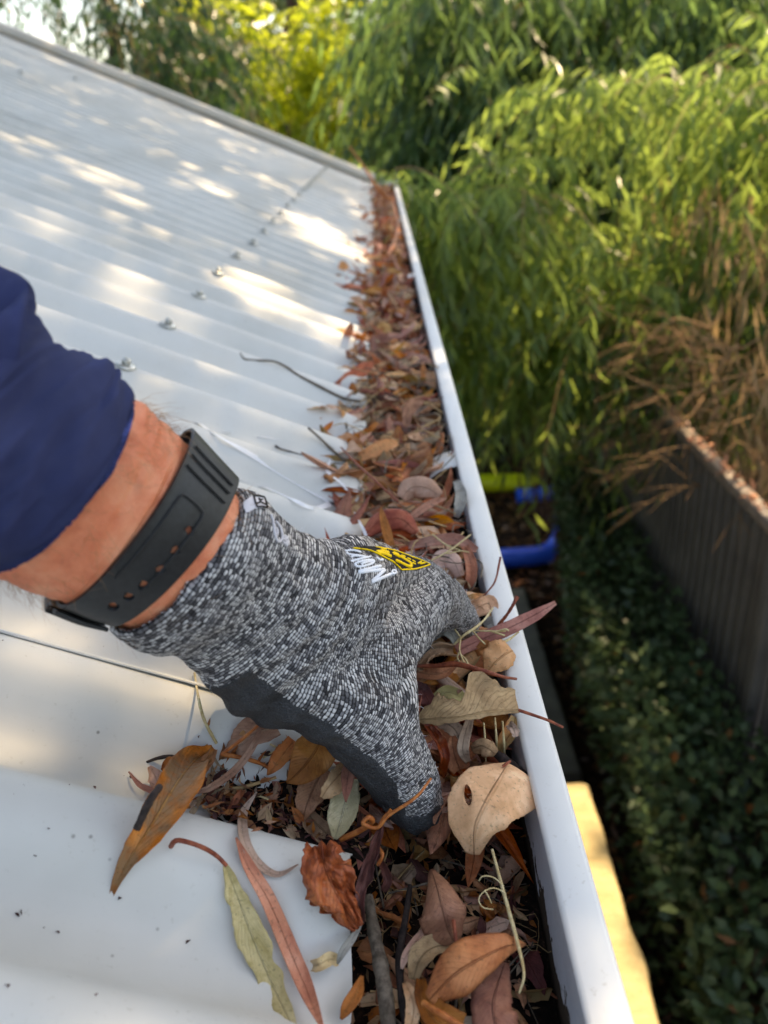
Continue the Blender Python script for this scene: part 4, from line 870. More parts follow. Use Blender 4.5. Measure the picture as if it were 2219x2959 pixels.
for q, L in ((1, 1.05), (2, .98), (3, .84)):                      # middle, ring and little finger behind the index
    w0 = G[2][0]+D*(q*.55+.2); mc = IDX[0][0]+D*q+np.array([-.006*(q-1), 0, -.003])
    pip = mc+(IDX[1][0]-IDX[0][0])*L+np.array([.002, .0, -.002*q]); dip = pip+(IDX[2][0]-IDX[1][0])*L+np.array([-.003, 0, -.004]); tip = dip+(IDX[3][0]-IDX[2][0])*L*.9+np.array([-.006, 0, -.004])
    caps += [((w0, .019), (mc, .0165)), ((mc, .0165), (pip, .0122)), ((pip, .0122), (dip, .0104)), ((dip, .0104), (tip, .0088))]
def capsule(a, ra, b, rb, seg=20):
    ax = unit(b-a); ref = np.array([0, 0, 1.]) if abs(ax[2]) < .9 else np.array([1., 0, 0]); e1 = unit(np.cross(ax, ref)); e2 = np.cross(ax, e1)
    rows = [(a-ax*ra*math.cos(t), ra*math.sin(t)) for t in np.linspace(.001, math.pi/2, 7)]+[(b+ax*rb*math.sin(t), rb*math.cos(t)) for t in np.linspace(0, math.pi/2-.001, 7)]
    th = np.linspace(0, 2*np.pi, seg, endpoint=False); V = np.array([[c+r*(math.cos(t)*e1+math.sin(t)*e2) for t in th] for c, r in rows])
    F = [tuple(f) for f in grid_faces(14, seg, True).tolist()]+[tuple(range(seg))[::-1], tuple(range(13*seg, 14*seg))]
    return V.reshape(-1, 3), F
def build_glove_surface():
    V0, F0 = [], []; off = 0
    V, T_, P_ = GT.mesh_arrays(48, 0, 1, 44); n, k = T_.shape
    Vt = V.reshape(-1, 3); Fs = [tuple(f) for f in grid_faces(n, k, True).tolist()]+[tuple(range(k))[::-1], tuple(range((n-1)*k, n*k))]
    V0.append(Vt); F0 += Fs; off += len(Vt)
    for (a, ra), (b, rb) in caps:
        v, f = capsule(a, ra, b, rb); V0.append(v); F0 += [tuple(i+off for i in q) for q in f]; off += len(v)
    me = bpy.data.meshes.new('tmp'); me.from_pydata([tuple(map(float, v)) for v in np.vstack(V0)], [], F0); me.update()
    bm = bmesh.new(); bm.from_mesh(me); bmesh.ops.recalc_face_normals(bm, faces=bm.faces); bm.to_mesh(me); bm.free()
    o = bpy.data.objects.new('tmp', me); COL.objects.link(o)
    r = o.modifiers.new('r', 'REMESH'); r.mode = 'VOXEL'; r.voxel_size = .0012
    sm = o.modifiers.new('s', 'SMOOTH'); sm.iterations = 22; sm.factor = .6
    dg = bpy.context.evaluated_depsgraph_get(); m2 = bpy.data.meshes.new_from_object(o.evaluated_get(dg))
    bpy.data.objects.remove(o); bpy.data.meshes.remove(me)
    V = np.empty(len(m2.vertices)*3, np.float32); m2.vertices.foreach_get('co', V); V = V.reshape(-1, 3).astype(float)
    N = np.empty(len(m2.vertices)*3, np.float32); m2.vertices.foreach_get('normal', N); N = N.reshape(-1, 3).astype(float)
    Fq = np.array([tuple(p.vertices) for p in m2.polygons]); bpy.data.meshes.remove(m2)
    return V, N, Fq
GV, GN, GF = build_glove_surface()
def fields(V):
    bones = []; cum = 0.0
    for i in range(5):
        L = np.linalg.norm(G[i+1][0]-G[i][0]); bones.append((G[i][0], G[i+1][0], cum, unit(G[i][1]), .036, .0)); cum += L
        if i == 2: cb = cum+.008
    chain = [G[5][0]]+[p for p, _ in IDX]; c2 = cum
    for i in range(4):
        a, b = chain[i], chain[i+1]; L = np.linalg.norm(b-a); ax = unit(b-a); e = unit(G[5][1]-ax*(G[5][1]@ax)); bones.append((a, b, c2, e, .022, -.018)); c2 += L
    for i in range(4):
        a, b = THB[i][0], THB[i+1][0]; L = np.linalg.norm(b-a); ax = unit(b-a); tc = unit(CAM-a); e = unit(np.cross(tc, ax)); e = e if e@G[4][1] > 0 else -e
        bones.append((a, b, cb, e, .021, .024)); cb += L
    W = 0; U = 0; A = 0; Rr = 0
    for a, b, c0, e, r, o_ in bones:
        ax = unit(b-a); L = np.linalg.norm(b-a); t = (V-a) @ ax; q = a+np.clip(t, 0, L)[:, None]*ax; d = V-q; dist = np.linalg.norm(d, axis=1)
        f = unit(np.cross(ax, e)); f = f if f@unit(CAM-a) > 0 else -f
        w = 1/(dist/r+.12)**4; W = W+w; U = U+w*(c0+np.clip(t, -.02, L+.02)); A = A+w*(np.arctan2(-(d @ e), d @ f+1e-6)*r+o_)
    return U/W, A/W
GU, GV_ = fields(GV); GA = GV_/.03
# cuff wrinkles: shallow rings where the knit bunches at the wrist
wr = np.exp(-((GU-.062)/.022)**2)
disp = .0011*wr*np.sin(GU*520+3*np.sin(GA*1.3))+.0007*noise2(GU*70, GA*5, 2.)+.0005*noise2(GU*160, GA*9, 4.)
rim = np.clip(1-GU/.006, 0, 1); disp = disp+.0012*rim
GV = GV+GN*disp[:, None]
ug = np.linspace(-.03, .32, 800); pg = np.interp(ug, [.04, .085], [.00115, .00088]); rowg = np.concatenate([[0], np.cumsum(np.diff(ug)/pg[1:])]); ROW = np.interp(GU, ug, rowg)
qv = np.interp(GU, [.04, .085], [.0030, .0022]); COLV = GV_/qv
COAT_LINE = np.array([(330, 1392), (362, 1399), (440, 1412), (513, 1428), (580, 1468), (640, 1520), (711, 1556), (766, 1604), (815, 1640), (857, 1686), (868, 1725), (884, 1762), (915, 1760), (942, 1738)])*K
def coat_sd(V):
    x, y, _ = proj(V); best = np.full(len(V), 1e9); near = np.zeros((len(V), 2))
    for (x0, y0), (x1, y1) in zip(COAT_LINE[:-1], COAT_LINE[1:]):
        dx, dy = x1-x0, y1-y0; t = np.clip(((x-x0)*dx+(y-y0)*dy)/(dx*dx+dy*dy), 0, 1); px, py = x0+t*dx, y0+t*dy
        d = np.hypot(x-px, y-py); m = d < best; best = np.where(m, d, best); near[m] = np.stack([px, py], 1)[m]
    pg = np.vstack([COAT_LINE, np.array([(1010, 1730), (1010, 2000), (200, 2000), (200, 1392)])*K]); ins = np.zeros(len(V), bool)
    for (x0, y0), (x1, y1) in zip(pg, np.roll(pg, -1, 0)):
        c = (y0 > y) != (y1 > y); ins ^= c & (x < (x1-x0)*(y-y0)/np.where(y1 == y0, 1e-9, y1-y0)+x0)
    return np.where(ins, best, -best), near
sd, near = coat_sd(GV)
facing = (GN*unit(CAM-GV)).sum(1)
palm_dir = unit(np.array([-.45, -.35, -.82]))
coat = np.where(facing > .0, sd > 0, ((GN @ palm_dir) > .05) & (GU > .05)) & (GU > .045)
def knit_mat():
    m = Mat('knit', .82, .25); r = m.attr('row'); cv = m.attr('col'); c = m.coord()
    cv = m.math('ADD', cv, m.math('MULTIPLY', m.math('SUBTRACT', m.noise(c, 140, 2), .5), .8)); r = m.math('ADD', r, m.math('MULTIPLY', m.math('SUBTRACT', m.noise(c, 120, 2), .5), .7))
    ir = m.math('FLOOR', r); fr = m.math('FRACT', r)
    v = m.math('ADD', m.math('ADD', cv, m.math('MULTIPLY', m.math('ABSOLUTE', m.math('SUBTRACT', fr, .5)), .5)), m.white(m.comb(ir, 3.0, 0.0)))
    ic = m.math('FLOOR', v); fv = m.math('FRACT', v)
    rnd = m.white(m.comb(ir, ic, 1.0)); marl = m.noise(m.comb(m.math('MULTIPLY', ir, 5.31), m.math('MULTIPLY', ic, .16), 0.0), 1.6, 2)
    streak = m.noise(m.comb(m.math('MULTIPLY', ic, .45), m.math('MULTIPLY', ir, .05), 2.0), 1.0, 2)
    t = m.math('ADD', m.math('ADD', m.math('MULTIPLY', rnd, .65), m.math('MULTIPLY', marl, .55)), m.math('MULTIPLY', streak, .4))
    yarn = m.ramp(t, [(.42, '303033'), (.62, '6c6b6e'), (.80, 'b4b2b2'), (1.0, 'e4e2e0')])
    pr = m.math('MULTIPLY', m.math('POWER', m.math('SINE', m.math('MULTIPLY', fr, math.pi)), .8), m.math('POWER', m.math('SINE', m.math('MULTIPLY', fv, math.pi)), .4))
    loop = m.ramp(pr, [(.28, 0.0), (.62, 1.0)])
    yarn = m.mix(m.ramp(m.noise(c, 700, 3), [(.35, .35), (.65, 0.0)]), yarn, '5a595b'); col = m.mix(loop, '222225', yarn)  # gaps between loops painted dark: black yarn plus the shade between rows
    dirt = m.ramp(m.noise(c, 28, 4), [(.56, 0.0), (.72, .3)]); col = m.mix(dirt, col, '4a3826')
    m.color(col); m.bump(m.math('POWER', pr, .6), .0007, 1.0); return m.m
M_KNIT = knit_mat()
def coat_mat():
    m = Mat('rubber_coating', .62, .35); c = m.coord(); n = m.noise(c, 1500, 3); v = m.voro(c, 1100); n2 = m.noise(c, 60, 4)
    col = m.mix(m.ramp(n, [(.5, 0.0), (.7, .5)]), m.ramp(n2, [(.3, '232426'), (.7, '3b3c3e')]), '5a5c5f'); col = m.mix(m.ramp(n2, [(.6, 0.0), (.75, .35)]), col, '4d3d2a')
    m.color(col); m.bump(m.math('ADD', v, n), .0006, 1.0); m.rough(m.ramp(n2, [(.3, .5), (.7, .75)])); return m.m
M_COAT = coat_mat()
cen_u = GU[GF].mean(1)
keep = cen_u > .0008                                       # open cuff: drop the cap behind the rim
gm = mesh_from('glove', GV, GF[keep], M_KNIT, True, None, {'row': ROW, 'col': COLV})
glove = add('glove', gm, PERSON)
md = glove.modifiers.new('thickness', 'SOLIDIFY'); md.thickness = .0014; md.offset = -1
fc = coat[GF].all(1); idx = np.unique(GF[fc]); mp = -np.ones(len(GV), int); mp[idx] = np.arange(len(idx)); CF = mp[GF[fc]]
cnt = np.zeros(len(idx)); 
ed = {}
for f in CF:
    for a, b in zip(f, np.roll(f, -1)): ed[(min(a, b), max(a, b))] = ed.get((min(a, b), max(a, b)), 0)+1
bd = np.zeros(len(idx), bool)
for (a, b), c_ in ed.items():
    if c_ == 1: bd[a] = bd[b] = True
CV = GV[idx]+GN[idx]*(np.where(bd, -.0003, .0006)+.00035*noise2(GU[idx]*300, GA[idx]*20, 3.))[:, None]
mv = bd & (facing[idx] > .12) & (np.abs(sd[idx]) < 22)
for i in np.nonzero(mv)[0]:
    CV[i] = at(near[idx[i]][0], near[idx[i]][1], proj(CV[i])[2])
add('palm_coating', mesh_from('palm_coating', CV, CF, M_COAT), glove)
BV = BVHTree.FromPolygons([Vector(v) for v in GV], [tuple(f) for f in GF.tolist()])
def on_glove(x, y, lift=.0004):
    for k in range(60):
        d = Vector(ray(x, y)).normalized(); h = BV.ray_cast(Vector(CAM), d)
        if h[0] is not None and h[3] < .42:
            nn = h[1] if h[1].dot(d) < 0 else -h[1]; return np.array(h[0]+nn*lift)
        y += 1.2; x -= .2
    return at(x, y, .37)
def stitched(strokes, rad, mat, name, parent, sx, sy, s, lift=.0003, flat=.6):
    b = Bag()
    for st in strokes:
        P = catmull([(p[0], p[1], 0) for p in st], max(8, 6*len(st))) if len(st) > 2 else catmull([(p[0], p[1], 0) for p in st], 10)
        Q = np.array([on_glove(sx+x*s, sy+y*s, lift) for x, y, _ in P]); r = np.full(len(Q), rad)*(1+.15*np.sin(np.arange(len(Q))*2.4)); r[0] *= .6; r[-1] *= .6
        b.tube(Q, r, 7)
    return add(name, b.mesh(name, mat), parent)
def thread(name, c):
    m = Mat(name, .6, .4); n = m.noise(m.coord(), 1200, 2); m.color(c); m.bump(n, .0003, .8); return m.m
M_WHITE = thread('white_thread', 'e9ecf2'); M_YEL = thread('yellow_thread', 'e8c400'); M_BLK = Mat('black_patch', .8, .2).color('1d1c1a').m; M_TAG = Mat('cuff_tag', .7, .3).color('cfcdd2').m
def poly_patch(poly, sx, sy, s, lift, mat, name, parent, n=22):
    """a cloth patch that follows the glove: poly is two opposite edges of points"""
    a = catmull([(p[0], p[1], 0) for p in poly[0]], n); b_ = catmull([(p[0], p[1], 0) for p in poly[1]], n)
    V = [on_glove(sx+(a[i][0]*(1-t)+b_[i][0]*t)*s, sy+(a[i][1]*(1-t)+b_[i][1]*t)*s, lift) for i in range(n) for t in np.linspace(0, 1, 8)]
    return add(name, mesh_from(name, V, grid_faces(n, 8), mat), parent)
LX, LY, LS = 960, 1560, .1989
stitched([[(895, 475), (735, 545), (575, 615)], [(575, 600), (675, 515), (770, 432)], [(765, 425), (570, 450), (375, 472)], [(375, 462), (545, 415), (715, 375)]], .0008, M_WHITE, 'white_lettering', glove, LX, LY, LS, -.0002)
stitched([[(320, 345), (370, 385), (480, 375), (590, 335), (600, 295), (520, 290), (400, 315), (330, 345)], [(600, 300), (470, 330), (420, 355)], [(270, 310), (420, 270), (560, 240)], [(270, 250), (330, 230), (450, 235), (520, 260)], [(200, 190), (290, 215), (400, 225)], [(190, 160), (300, 150), (420, 175)], [(640, 250), (700, 290), (740, 280)]], .00055, M_WHITE, 'white_lettering', glove, LX, LY, LS, -.0001)
stitched([[(870, 440), (915, 450), (918, 480), (890, 495), (865, 480), (870, 445)]], .00045, M_WHITE, 'white_lettering', glove, LX, LY, LS)
badge = poly_patch([[(290, 135), (540, 165), (700, 235), (880, 330), (1000, 445)], [(300, 118), (600, 105), (900, 165), (1150, 255), (1420, 368)]], LX, LY, LS, .0005, M_BLK, 'badge', glove)
stitched([[(300, 130), (540, 165), (700, 235), (880, 330), (1000, 440)], [(1000, 440), (1210, 425), (1420, 370)], [(1420, 370), (1290, 305), (1150, 255), (900, 165), (620, 110)]], .0004, M_YEL, 'yellow_border', badge, LX, LY, LS, .0005)
stitched([[(640, 185), (720, 180), (820, 195)], [(660, 200), (760, 215), (850, 250)], [(860, 205), (960, 245), (1060, 300), (1130, 350), (1130, 395), (1080, 385), (980, 335), (905, 300)]], .0009, M_YEL, 'yellow_lettering', badge, LX, LY, LS, .0003)
stitched([[(700, 150), (780, 150)], [(880, 190), (950, 215)], [(990, 235), (1050, 255)], [(1080, 275), (1130, 300)], [(1150, 310), (1195, 330)], [(1150, 345), (1200, 362)], [(1235, 355), (1290, 325)], [(1265, 360), (1340, 345)]], .0005, M_YEL, 'yellow_lettering', badge, LX, LY, LS, .0005)
TX, TY, TS = 660, 1390, .1206
tag_o = poly_patch([[(350, 560), (440, 470), (560, 400), (800, 400)], [(400, 790), (520, 740), (640, 680), (890, 680)]], TX, TY, TS, .0008, M_TAG, 'cuff_tag', glove, 16)
stitched([[(575, 410), (610, 540), (650, 650)], [(580, 400), (700, 405), (810, 425)], [(815, 430), (860, 540), (890, 670)], [(650, 655), (770, 655), (890, 680)]], .00032, M_BLK, 'black_lettering', tag_o, TX, TY, TS, .0012)
stitched([[(690, 460), (720, 510), (775, 490)], [(650, 590), (720, 560), (800, 590), (850, 620)], [(720, 520), (730, 560)]], .00028, M_BLK, 'black_lettering', tag_o, TX, TY, TS, .0012)
lab2 = stitched([[(1010, 800), (1060, 960), (1080, 1100), (1110, 1300), (1180, 1450), (1275, 1370), (1240, 1130), (1120, 960)], [(1120, 1120), (1160, 1200), (1150, 1300)], [(1310, 1310), (1350, 1420), (1390, 1570)], [(1300, 1400), (1360, 1380), (1400, 1340)], [(1290, 1450), (1350, 1500), (1400, 1450)], [(1330, 1300), (1400, 1400), (1400, 1550)]], .0005, M_TAG, 'cuff_lettering', glove, TX, TY, TS, .0003)
def fuzz():
    rng = np.random.default_rng(4); b = Bag(); f = np.nonzero((~coat) & (np.abs(facing) < .35))[0]
    for i in rng.choice(f, 420):
        d = unit(GN[i]+rng.normal(0, .8, 3)); L = rng.uniform(.001, .0032); b.tube(np.array([GV[i], GV[i]+d*L*.6, GV[i]+d*L+rng.normal(0, .0006, 3)]), .00005, 3)
    add('yarn_fuzz', b.mesh('yarn_fuzz', M_WHITE), glove, kind='stuff')
fuzz()

# --- navy sleeve
def sleeve():
    S = [sec((288, 852), (-44, 1210), .2545), sec((250, 815), (-95, 1192), .249), sec((180, 752), (-170, 1160), .243), sec((80, 690), (-262, 1100), .236), sec((-8, 590), (-350, 1010), .226)]
    c0, u0 = S[-1]; EL = (np.array([-.36, -.03, .10]), np.array([.012, .026, .060])); SHO = (np.array([-.46, -.42, .31]), np.array([.0, .04, .070]))
    mid = [(c0*(1-f)+EL[0]*f, u0*(1-f)+EL[1]*f) for f in (.25, .5, .75)]; up = [(EL[0]*(1-f)+SHO[0]*f, EL[1]*(1-f)+SHO[1]*f) for f in (.25, .5, .75)]
    W_ = [SHO]+up[::-1]+[EL]+mid[::-1]; ST = Tube(S[::-1], [.9, .88, .86, .84, .80, .76], 200, W_)
    def rel(T, P):
        T = 1-(1-T)*2.2; e = np.clip((T-.62)/.38, 0, 1)
        return .0020*noise2(T*16+np.cos(P)*2.2, np.sin(P)*2.2+T*5, 7.)+.0012*noise2(T*40+np.sin(P)*5, np.cos(P)*5-T*20, 6.)*(1-.6*e)+.0026*noise2(T*5+P*.0, np.cos(P)*1.6+3, 8.)*(1-e)-.002*np.exp(-((T-.79)/.013)**2)*np.exp(-((np.cos(P)-1)/.35)**2)+.0007*noise2(T*90, np.cos(P)*14, 3.)*(T > .955)
    V, T_, P_ = ST.mesh_arrays(96, 0, 1, 360, rel=rel); n, k = T_.shape
    inner = ST.at(np.full(k, .965), P_[0], -.0025); rimv = ST.at(np.full(k, 1.0), P_[0], -.0013)
    V = np.vstack([V.reshape(-1, 3), rimv, inner])
    m = Mat('navy_twill', .85, .2); uvn = m.uv(); s_ = m.sep(uvn); c = m.coord()
    w_ = m.n('TexWave', wave_type='BANDS', bands_direction='DIAGONAL'); w_.inputs['Scale'].default_value = 900; m.l(m.comb(s_[0], s_[1], 0.), w_.inputs['Vector'])
    n1 = m.noise(c, 30, 4); n2 = m.noise(c, 240, 3)
    col = m.mix(m.ramp(n1, [(.35, 0.0), (.75, .75)]), '3a467e', '5a66a2'); col = m.mix(m.ramp(n2, [(.58, 0.0), (.75, .35)]), col, '4a5890')
    m.color(col); m.b.inputs['Sheen Weight'].default_value = .06; m.bump(m.math('ADD', m.math('MULTIPLY', w_.outputs['Fac'], .5), m.math('MULTIPLY', n2, .8)), .0006, .9)
    F = grid_faces(n+2, k, True); uv = np.zeros((len(V), 2)); uv[:n*k, 0] = T_.ravel(); uv[:n*k, 1] = P_.ravel()/6.28
    so_ = add('sleeve', mesh_from('sleeve', V, F, m.m, True, uv), PERSON)
    hem = Bag()
    for t in (.978, .982):                                    # two rows of hem stitches
        for j in range(90):
            p0, p1 = 2*np.pi*j/90, 2*np.pi*(j+.62)/90; q = ST.at(np.full(4, t), np.linspace(p0, p1, 4), .0004+float(rel(np.array(t), np.array(p0)))); hem.tube(q, .00022, 4)
    mm = Mat('navy_thread', .7).color('2b3768'); add('hem_stitching', hem.mesh('hem_stitching', mm.m), so_)
sleeve()
# --- black watch strap
def watch():
    m = Mat('strap_rubber', .42, .45); n = m.noise(m.coord(), 500, 3); m.color(m.ramp(n, [(.3, '1d1f20'), (.7, '2a2c2d')])); m.bump(n, .0001, .5)
    ta, tb = arm_t(4.06), arm_t(5.84); n_, k = 54, 420
    t = np.linspace(ta, tb, n_); ph = np.linspace(-.25, 2*np.pi-.25, k, endpoint=False); Tt, Pp = np.meshgrid(t, ph, indexing='ij')
    bul = .0012*np.sin(np.pi*np.linspace(0, 1, n_))[:, None]
    V = ARM.at(Tt, Pp, .0009+.003*np.exp(-(Pp/.33)**2)).reshape(-1, 3); F = grid_faces(n_, k, True)
    x, y, _ = proj(V); front = (Pp.ravel() > .1) & (Pp.ravel() < 3.05)
    kill = np.zeros(len(F), bool)
    for hx, hy in ((539, 1531), (500, 1586), (457, 1639), (412, 1682), (370, 1715), (327, 1743)):
        q = np.hypot((x-hx)/14.5, (y-hy)/12.5); inn = (q < 1) & front
        kill |= inn[F].all(1)
        for i in np.nonzero(inn)[0]:
            if q[i] > .55: V[i] = at(hx+(x[i]-hx)/q[i], hy+(y[i]-hy)/q[i], proj(V[i])[2])
    wt = add('watch', mesh_from('watch', V, F[~kill], m.m), PERSON)
    md = wt.modifiers.new('t', 'SOLIDIFY'); md.thickness = .0014; md.offset = 1; md2 = wt.modifiers.new('b', 'BEVEL'); md2.width = .0004; md2.segments = 2; md2.limit_method = 'ANGLE'
    # moulded ribs and the raised outline near the lug end
    def line(pts, r, name):
        Q = []
        for (tt, pp) in pts: Q.append((tt, pp, 0))
        Q = catmull(Q, 26); P = np.array([ARM.at(np.array([a]), np.array([b]), .0031+.003*math.exp(-(b/.33)**2))[0] for a, b, _ in Q]); b_ = Bag(); b_.tube(P, r, 6); add(name, b_.mesh(name, m.m), wt)
    L = lambda f: ta+(tb-ta)*f
    for pp in (.32, .46, .62): line([(L(.12), pp), (L(.5), pp), (L(.9), pp)], .00045, 'strap_rib')
    line([(L(.30), 1.9), (L(.30), 1.3), (L(.30), .98), (L(.36), .90), (L(.64), .90), (L(.70), .98), (L(.70), 1.3), (L(.70), 1.9)], .00035, 'strap_rib')
    # keeper loops and buckle on the near lower edge
    def loop(p0, p1, off, th, name, mat, e0=-.03, e1=1.03):
        tt = np.linspace(L(e0), L(e1), 12); pp = np.linspace(p0, p1, 8); A, B_ = np.meshgrid(tt, pp, indexing='ij'); V = ARM.at(A, B_, off).reshape(-1, 3)
        o = add(name, mesh_from(name, V, grid_faces(12, 8), mat), wt); d = o.modifiers.new('t', 'SOLIDIFY'); d.thickness = th; d.offset = 1; bb = o.modifiers.new('b', 'BEVEL'); bb.width = .0006; bb.segments = 2; bb.limit_method = 'ANGLE'
    mb = Mat('buckle_metal', .3, .5, Metallic=.8); mb.color('232527')
    loop(2.83, 3.02, .0032, .0016, 'strap_keeper', m.m)
    loop(3.06, 3.5, .0032, .003, 'buckle', mb.m, -.10, 1.04)
    # watch case on the far side of the wrist
    cc = ARM.at(np.array([L(.5)]), np.array([4.9]), .006)[0]; nn = unit(cc-ARM.at(np.array([L(.5)]), np.array([4.9]), -.02)[0]); b_ = Bag(); b_.tube(np.array([cc-nn*.001, cc+nn*.002, cc+nn*.008, cc+nn*.0095]), [.0195, .0205, .0205, .018], 32); add('watch_case', b_.mesh('watch_case', m.m), wt)
watch()

# ---------------------------------------------------------------- hedge, fence, dry vine, tubes
def quads(P, d, nrm, L, W, droop=.0):
    """one lens shaped leaf per row, folded a little along the midrib"""
    d = unit(d); s = unit(np.cross(nrm, d)); n_ = np.cross(d, s); L = np.asarray(L)[:, None]; W = np.asarray(W)[:, None]
    m = P+d*L*.45; V = np.stack([P, m+s*W*.5+n_*W*.12, P+d*L-n_*L*droop, m-s*W*.5+n_*W*.12], 1)
    return V.reshape(-1, 3), np.arange(len(P)*4).reshape(-1, 4)
def ab(P):
    P = np.asarray(P, float); return np.stack([P[..., 0]-P[..., 2]*SUN[0]/SUN[2], P[..., 1]-P[..., 2]*SUN[1]/SUN[2]], -1)
SPOTS = []      # gaps cut in the branches overhead so that each throws its sun fleck
def fleck(P, Pa, Pb): 
    c, a, b = ab(P), ab(Pa), ab(Pb); SPOTS.append((c, a-c, b-c))
for x, y, hw, hh in ((40, 408, 90, 24), (80, 440, 90, 14), (234, 304, 26, 8), (60, 652, 75, 22), (415, 565, 70, 16), (294, 528, 44, 14), (220, 518, 26, 10), (334, 676, 24, 12), (267, 645, 30, 14), (294, 699, 36, 15), (100, 690, 26, 12),
                     (375, 800, 95, 26), (335, 866, 90, 26), (535, 690, 95, 24), (569, 535, 100, 16), (495, 462, 50, 10), (776, 535, 44, 10), (722, 495, 26, 7), (880, 660, 90, 26), (960, 690, 110, 32), (1020, 740, 70, 28), (870, 700, 60, 20),
                     (642, 756, 40, 16), (709, 840, 72, 24), (803, 789, 44, 16), (803, 883, 60, 26), (876, 930, 40, 18), (980, 900, 60, 22), (575, 850, 60, 24), (977, 562, 28, 7), (1037, 592, 26, 6), (682, 415, 40, 6), (602, 355, 60, 6), (985, 1003, 40, 24),
                     ):
    fleck(on_roof(x, y), on_roof(x+hw, y+hw*.33), on_roof(x, y+hh))
for x, y, rx, ry in ((420, 2790, .060, .046), (220, 2745, .044, .026), (590, 2830, .026, .02), (120, 1990, .036, .02), (300, 1915, .034, .016), (60, 1735, .03, .012)):
    q = on_roof(x, y); fleck(q, q+np.array([rx, 0, -rx*PITCH]), q+np.array([0, ry, 0]))
for x, y, hw, hh in ((1120, 640, 26, 40), (1100, 735, 26, 30), (1135, 560, 20, 24), (1178, 670, 14, 40)): fleck(on_z(x, y, 0), on_z(x+hw, y, 0), on_z(x, y+hh, 0))
for X, Y, rx, ry in ((.45, .5, .2, .25), (.45, .85, .2, .22), (.46, 1.2, .18, .2), (.46, 1.5, .16, .2), (.46, 1.82, .16, .18)): fleck((X, Y, -1.85), (X+rx, Y, -1.85), (X, Y+ry, -1.85))
for Y, r in ((3.1, .05), (2.92, .05), (2.75, .06), (2.6, .045), (2.48, .05), (2.36, .05)): fleck((1.2, Y, -.98), (1.28, Y, -.98), (1.2, Y+r, -.98))
def in_fleck(P, r):
    """does a leaf of radius r standing at P throw its shade into one of the flecks"""
    q = ab(P); hit = np.zeros(len(q), bool)
    for c, u, v in SPOTS:
        lu, lv = np.linalg.norm(u), np.linalg.norm(v); d = q-c
        det = u[0]*v[1]-u[1]*v[0]
        if abs(det) < 1e-9: continue
        s = (d[:, 0]*v[1]-d[:, 1]*v[0])/det; t = (u[0]*d[:, 1]-u[1]*d[:, 0])/det
        hit |= (s/(1+r/lu))**2+(t/(1+r/lv))**2 < 1
    return hit

def fence():
    F0 = empty('metal_fence', 'dark brown grey ribbed metal fence behind the hedge', 'fence', (0, 0, 0))
    m = Mat('fence_steel', .5, .4); n = m.noise(m.coord(), 7, 4); m.color(m.ramp(n, [(.3, '5a5754'), (.7, '706c67')])); M = m.m
    mr = Mat('fence_rail', .45, .4); n = mr.noise(mr.coord(), 20, 4); mr.color(mr.ramp(n, [(.3, '6f645a'), (.7, '9c8c7e')]))
    X0, top = 1.2, -1.0
    joints = [-2.36, -.1, 2.16, 4.42]
    for a, b in zip(joints[:-1], joints[1:]):
        prof = []; y = a+.03
        while y < b-.03: prof += [(y, 0), (y+.028, 0), (y+.036, .022), (y+.066, .022)]; y += .076
        V = [(X0+dx, min(yy, b-.02), z) for z in (GROUND+.03, top-.03) for yy, dx in prof]
        add('fence_panel', mesh_from('fence_panel', V, grid_faces(2, len(prof)), M, False), F0)
        bg_ = Bag(); bg_.box((X0-.018, a+.032, top-.045), (X0+.032, b-.032, top)); o = add('top_rail', bg_.mesh('top_rail', mr.m, False), F0); d = o.modifiers.new('b', 'BEVEL'); d.width = .006; d.segments = 2
    rng = np.random.default_rng(3); P = np.stack([rng.uniform(X0-.015, X0+.03, 90), rng.uniform(2.0, 3.6, 90), np.full(90, top+.006)], -1)
    V, F = quads(P, unit(np.stack([rng.normal(0, 1, 90), rng.normal(0, 1, 90), rng.normal(.2, .3, 90)], -1)), unit(np.stack([rng.normal(0, .4, 90), rng.normal(0, .4, 90), np.ones(90)], -1)), rng.uniform(.03, .06, 90), rng.uniform(.01, .022, 90), .1)
    add('rail_litter', mesh_from('rail_litter', V, F, foliage_mat('rail_leaf', (.3, .11, .07, 1), (.5, .24, .16, 1), .1), False), kind='stuff')
    for y in joints:
        bg_ = Bag(); bg_.box((X0-.026, y-.03, GROUND-.02), (X0+.04, y+.03, top+.004)); o = add('fence_post', bg_.mesh('fence_post', M, False), F0); d = o.modifiers.new('b', 'BEVEL'); d.width = .005; d.segments = 2
fence()
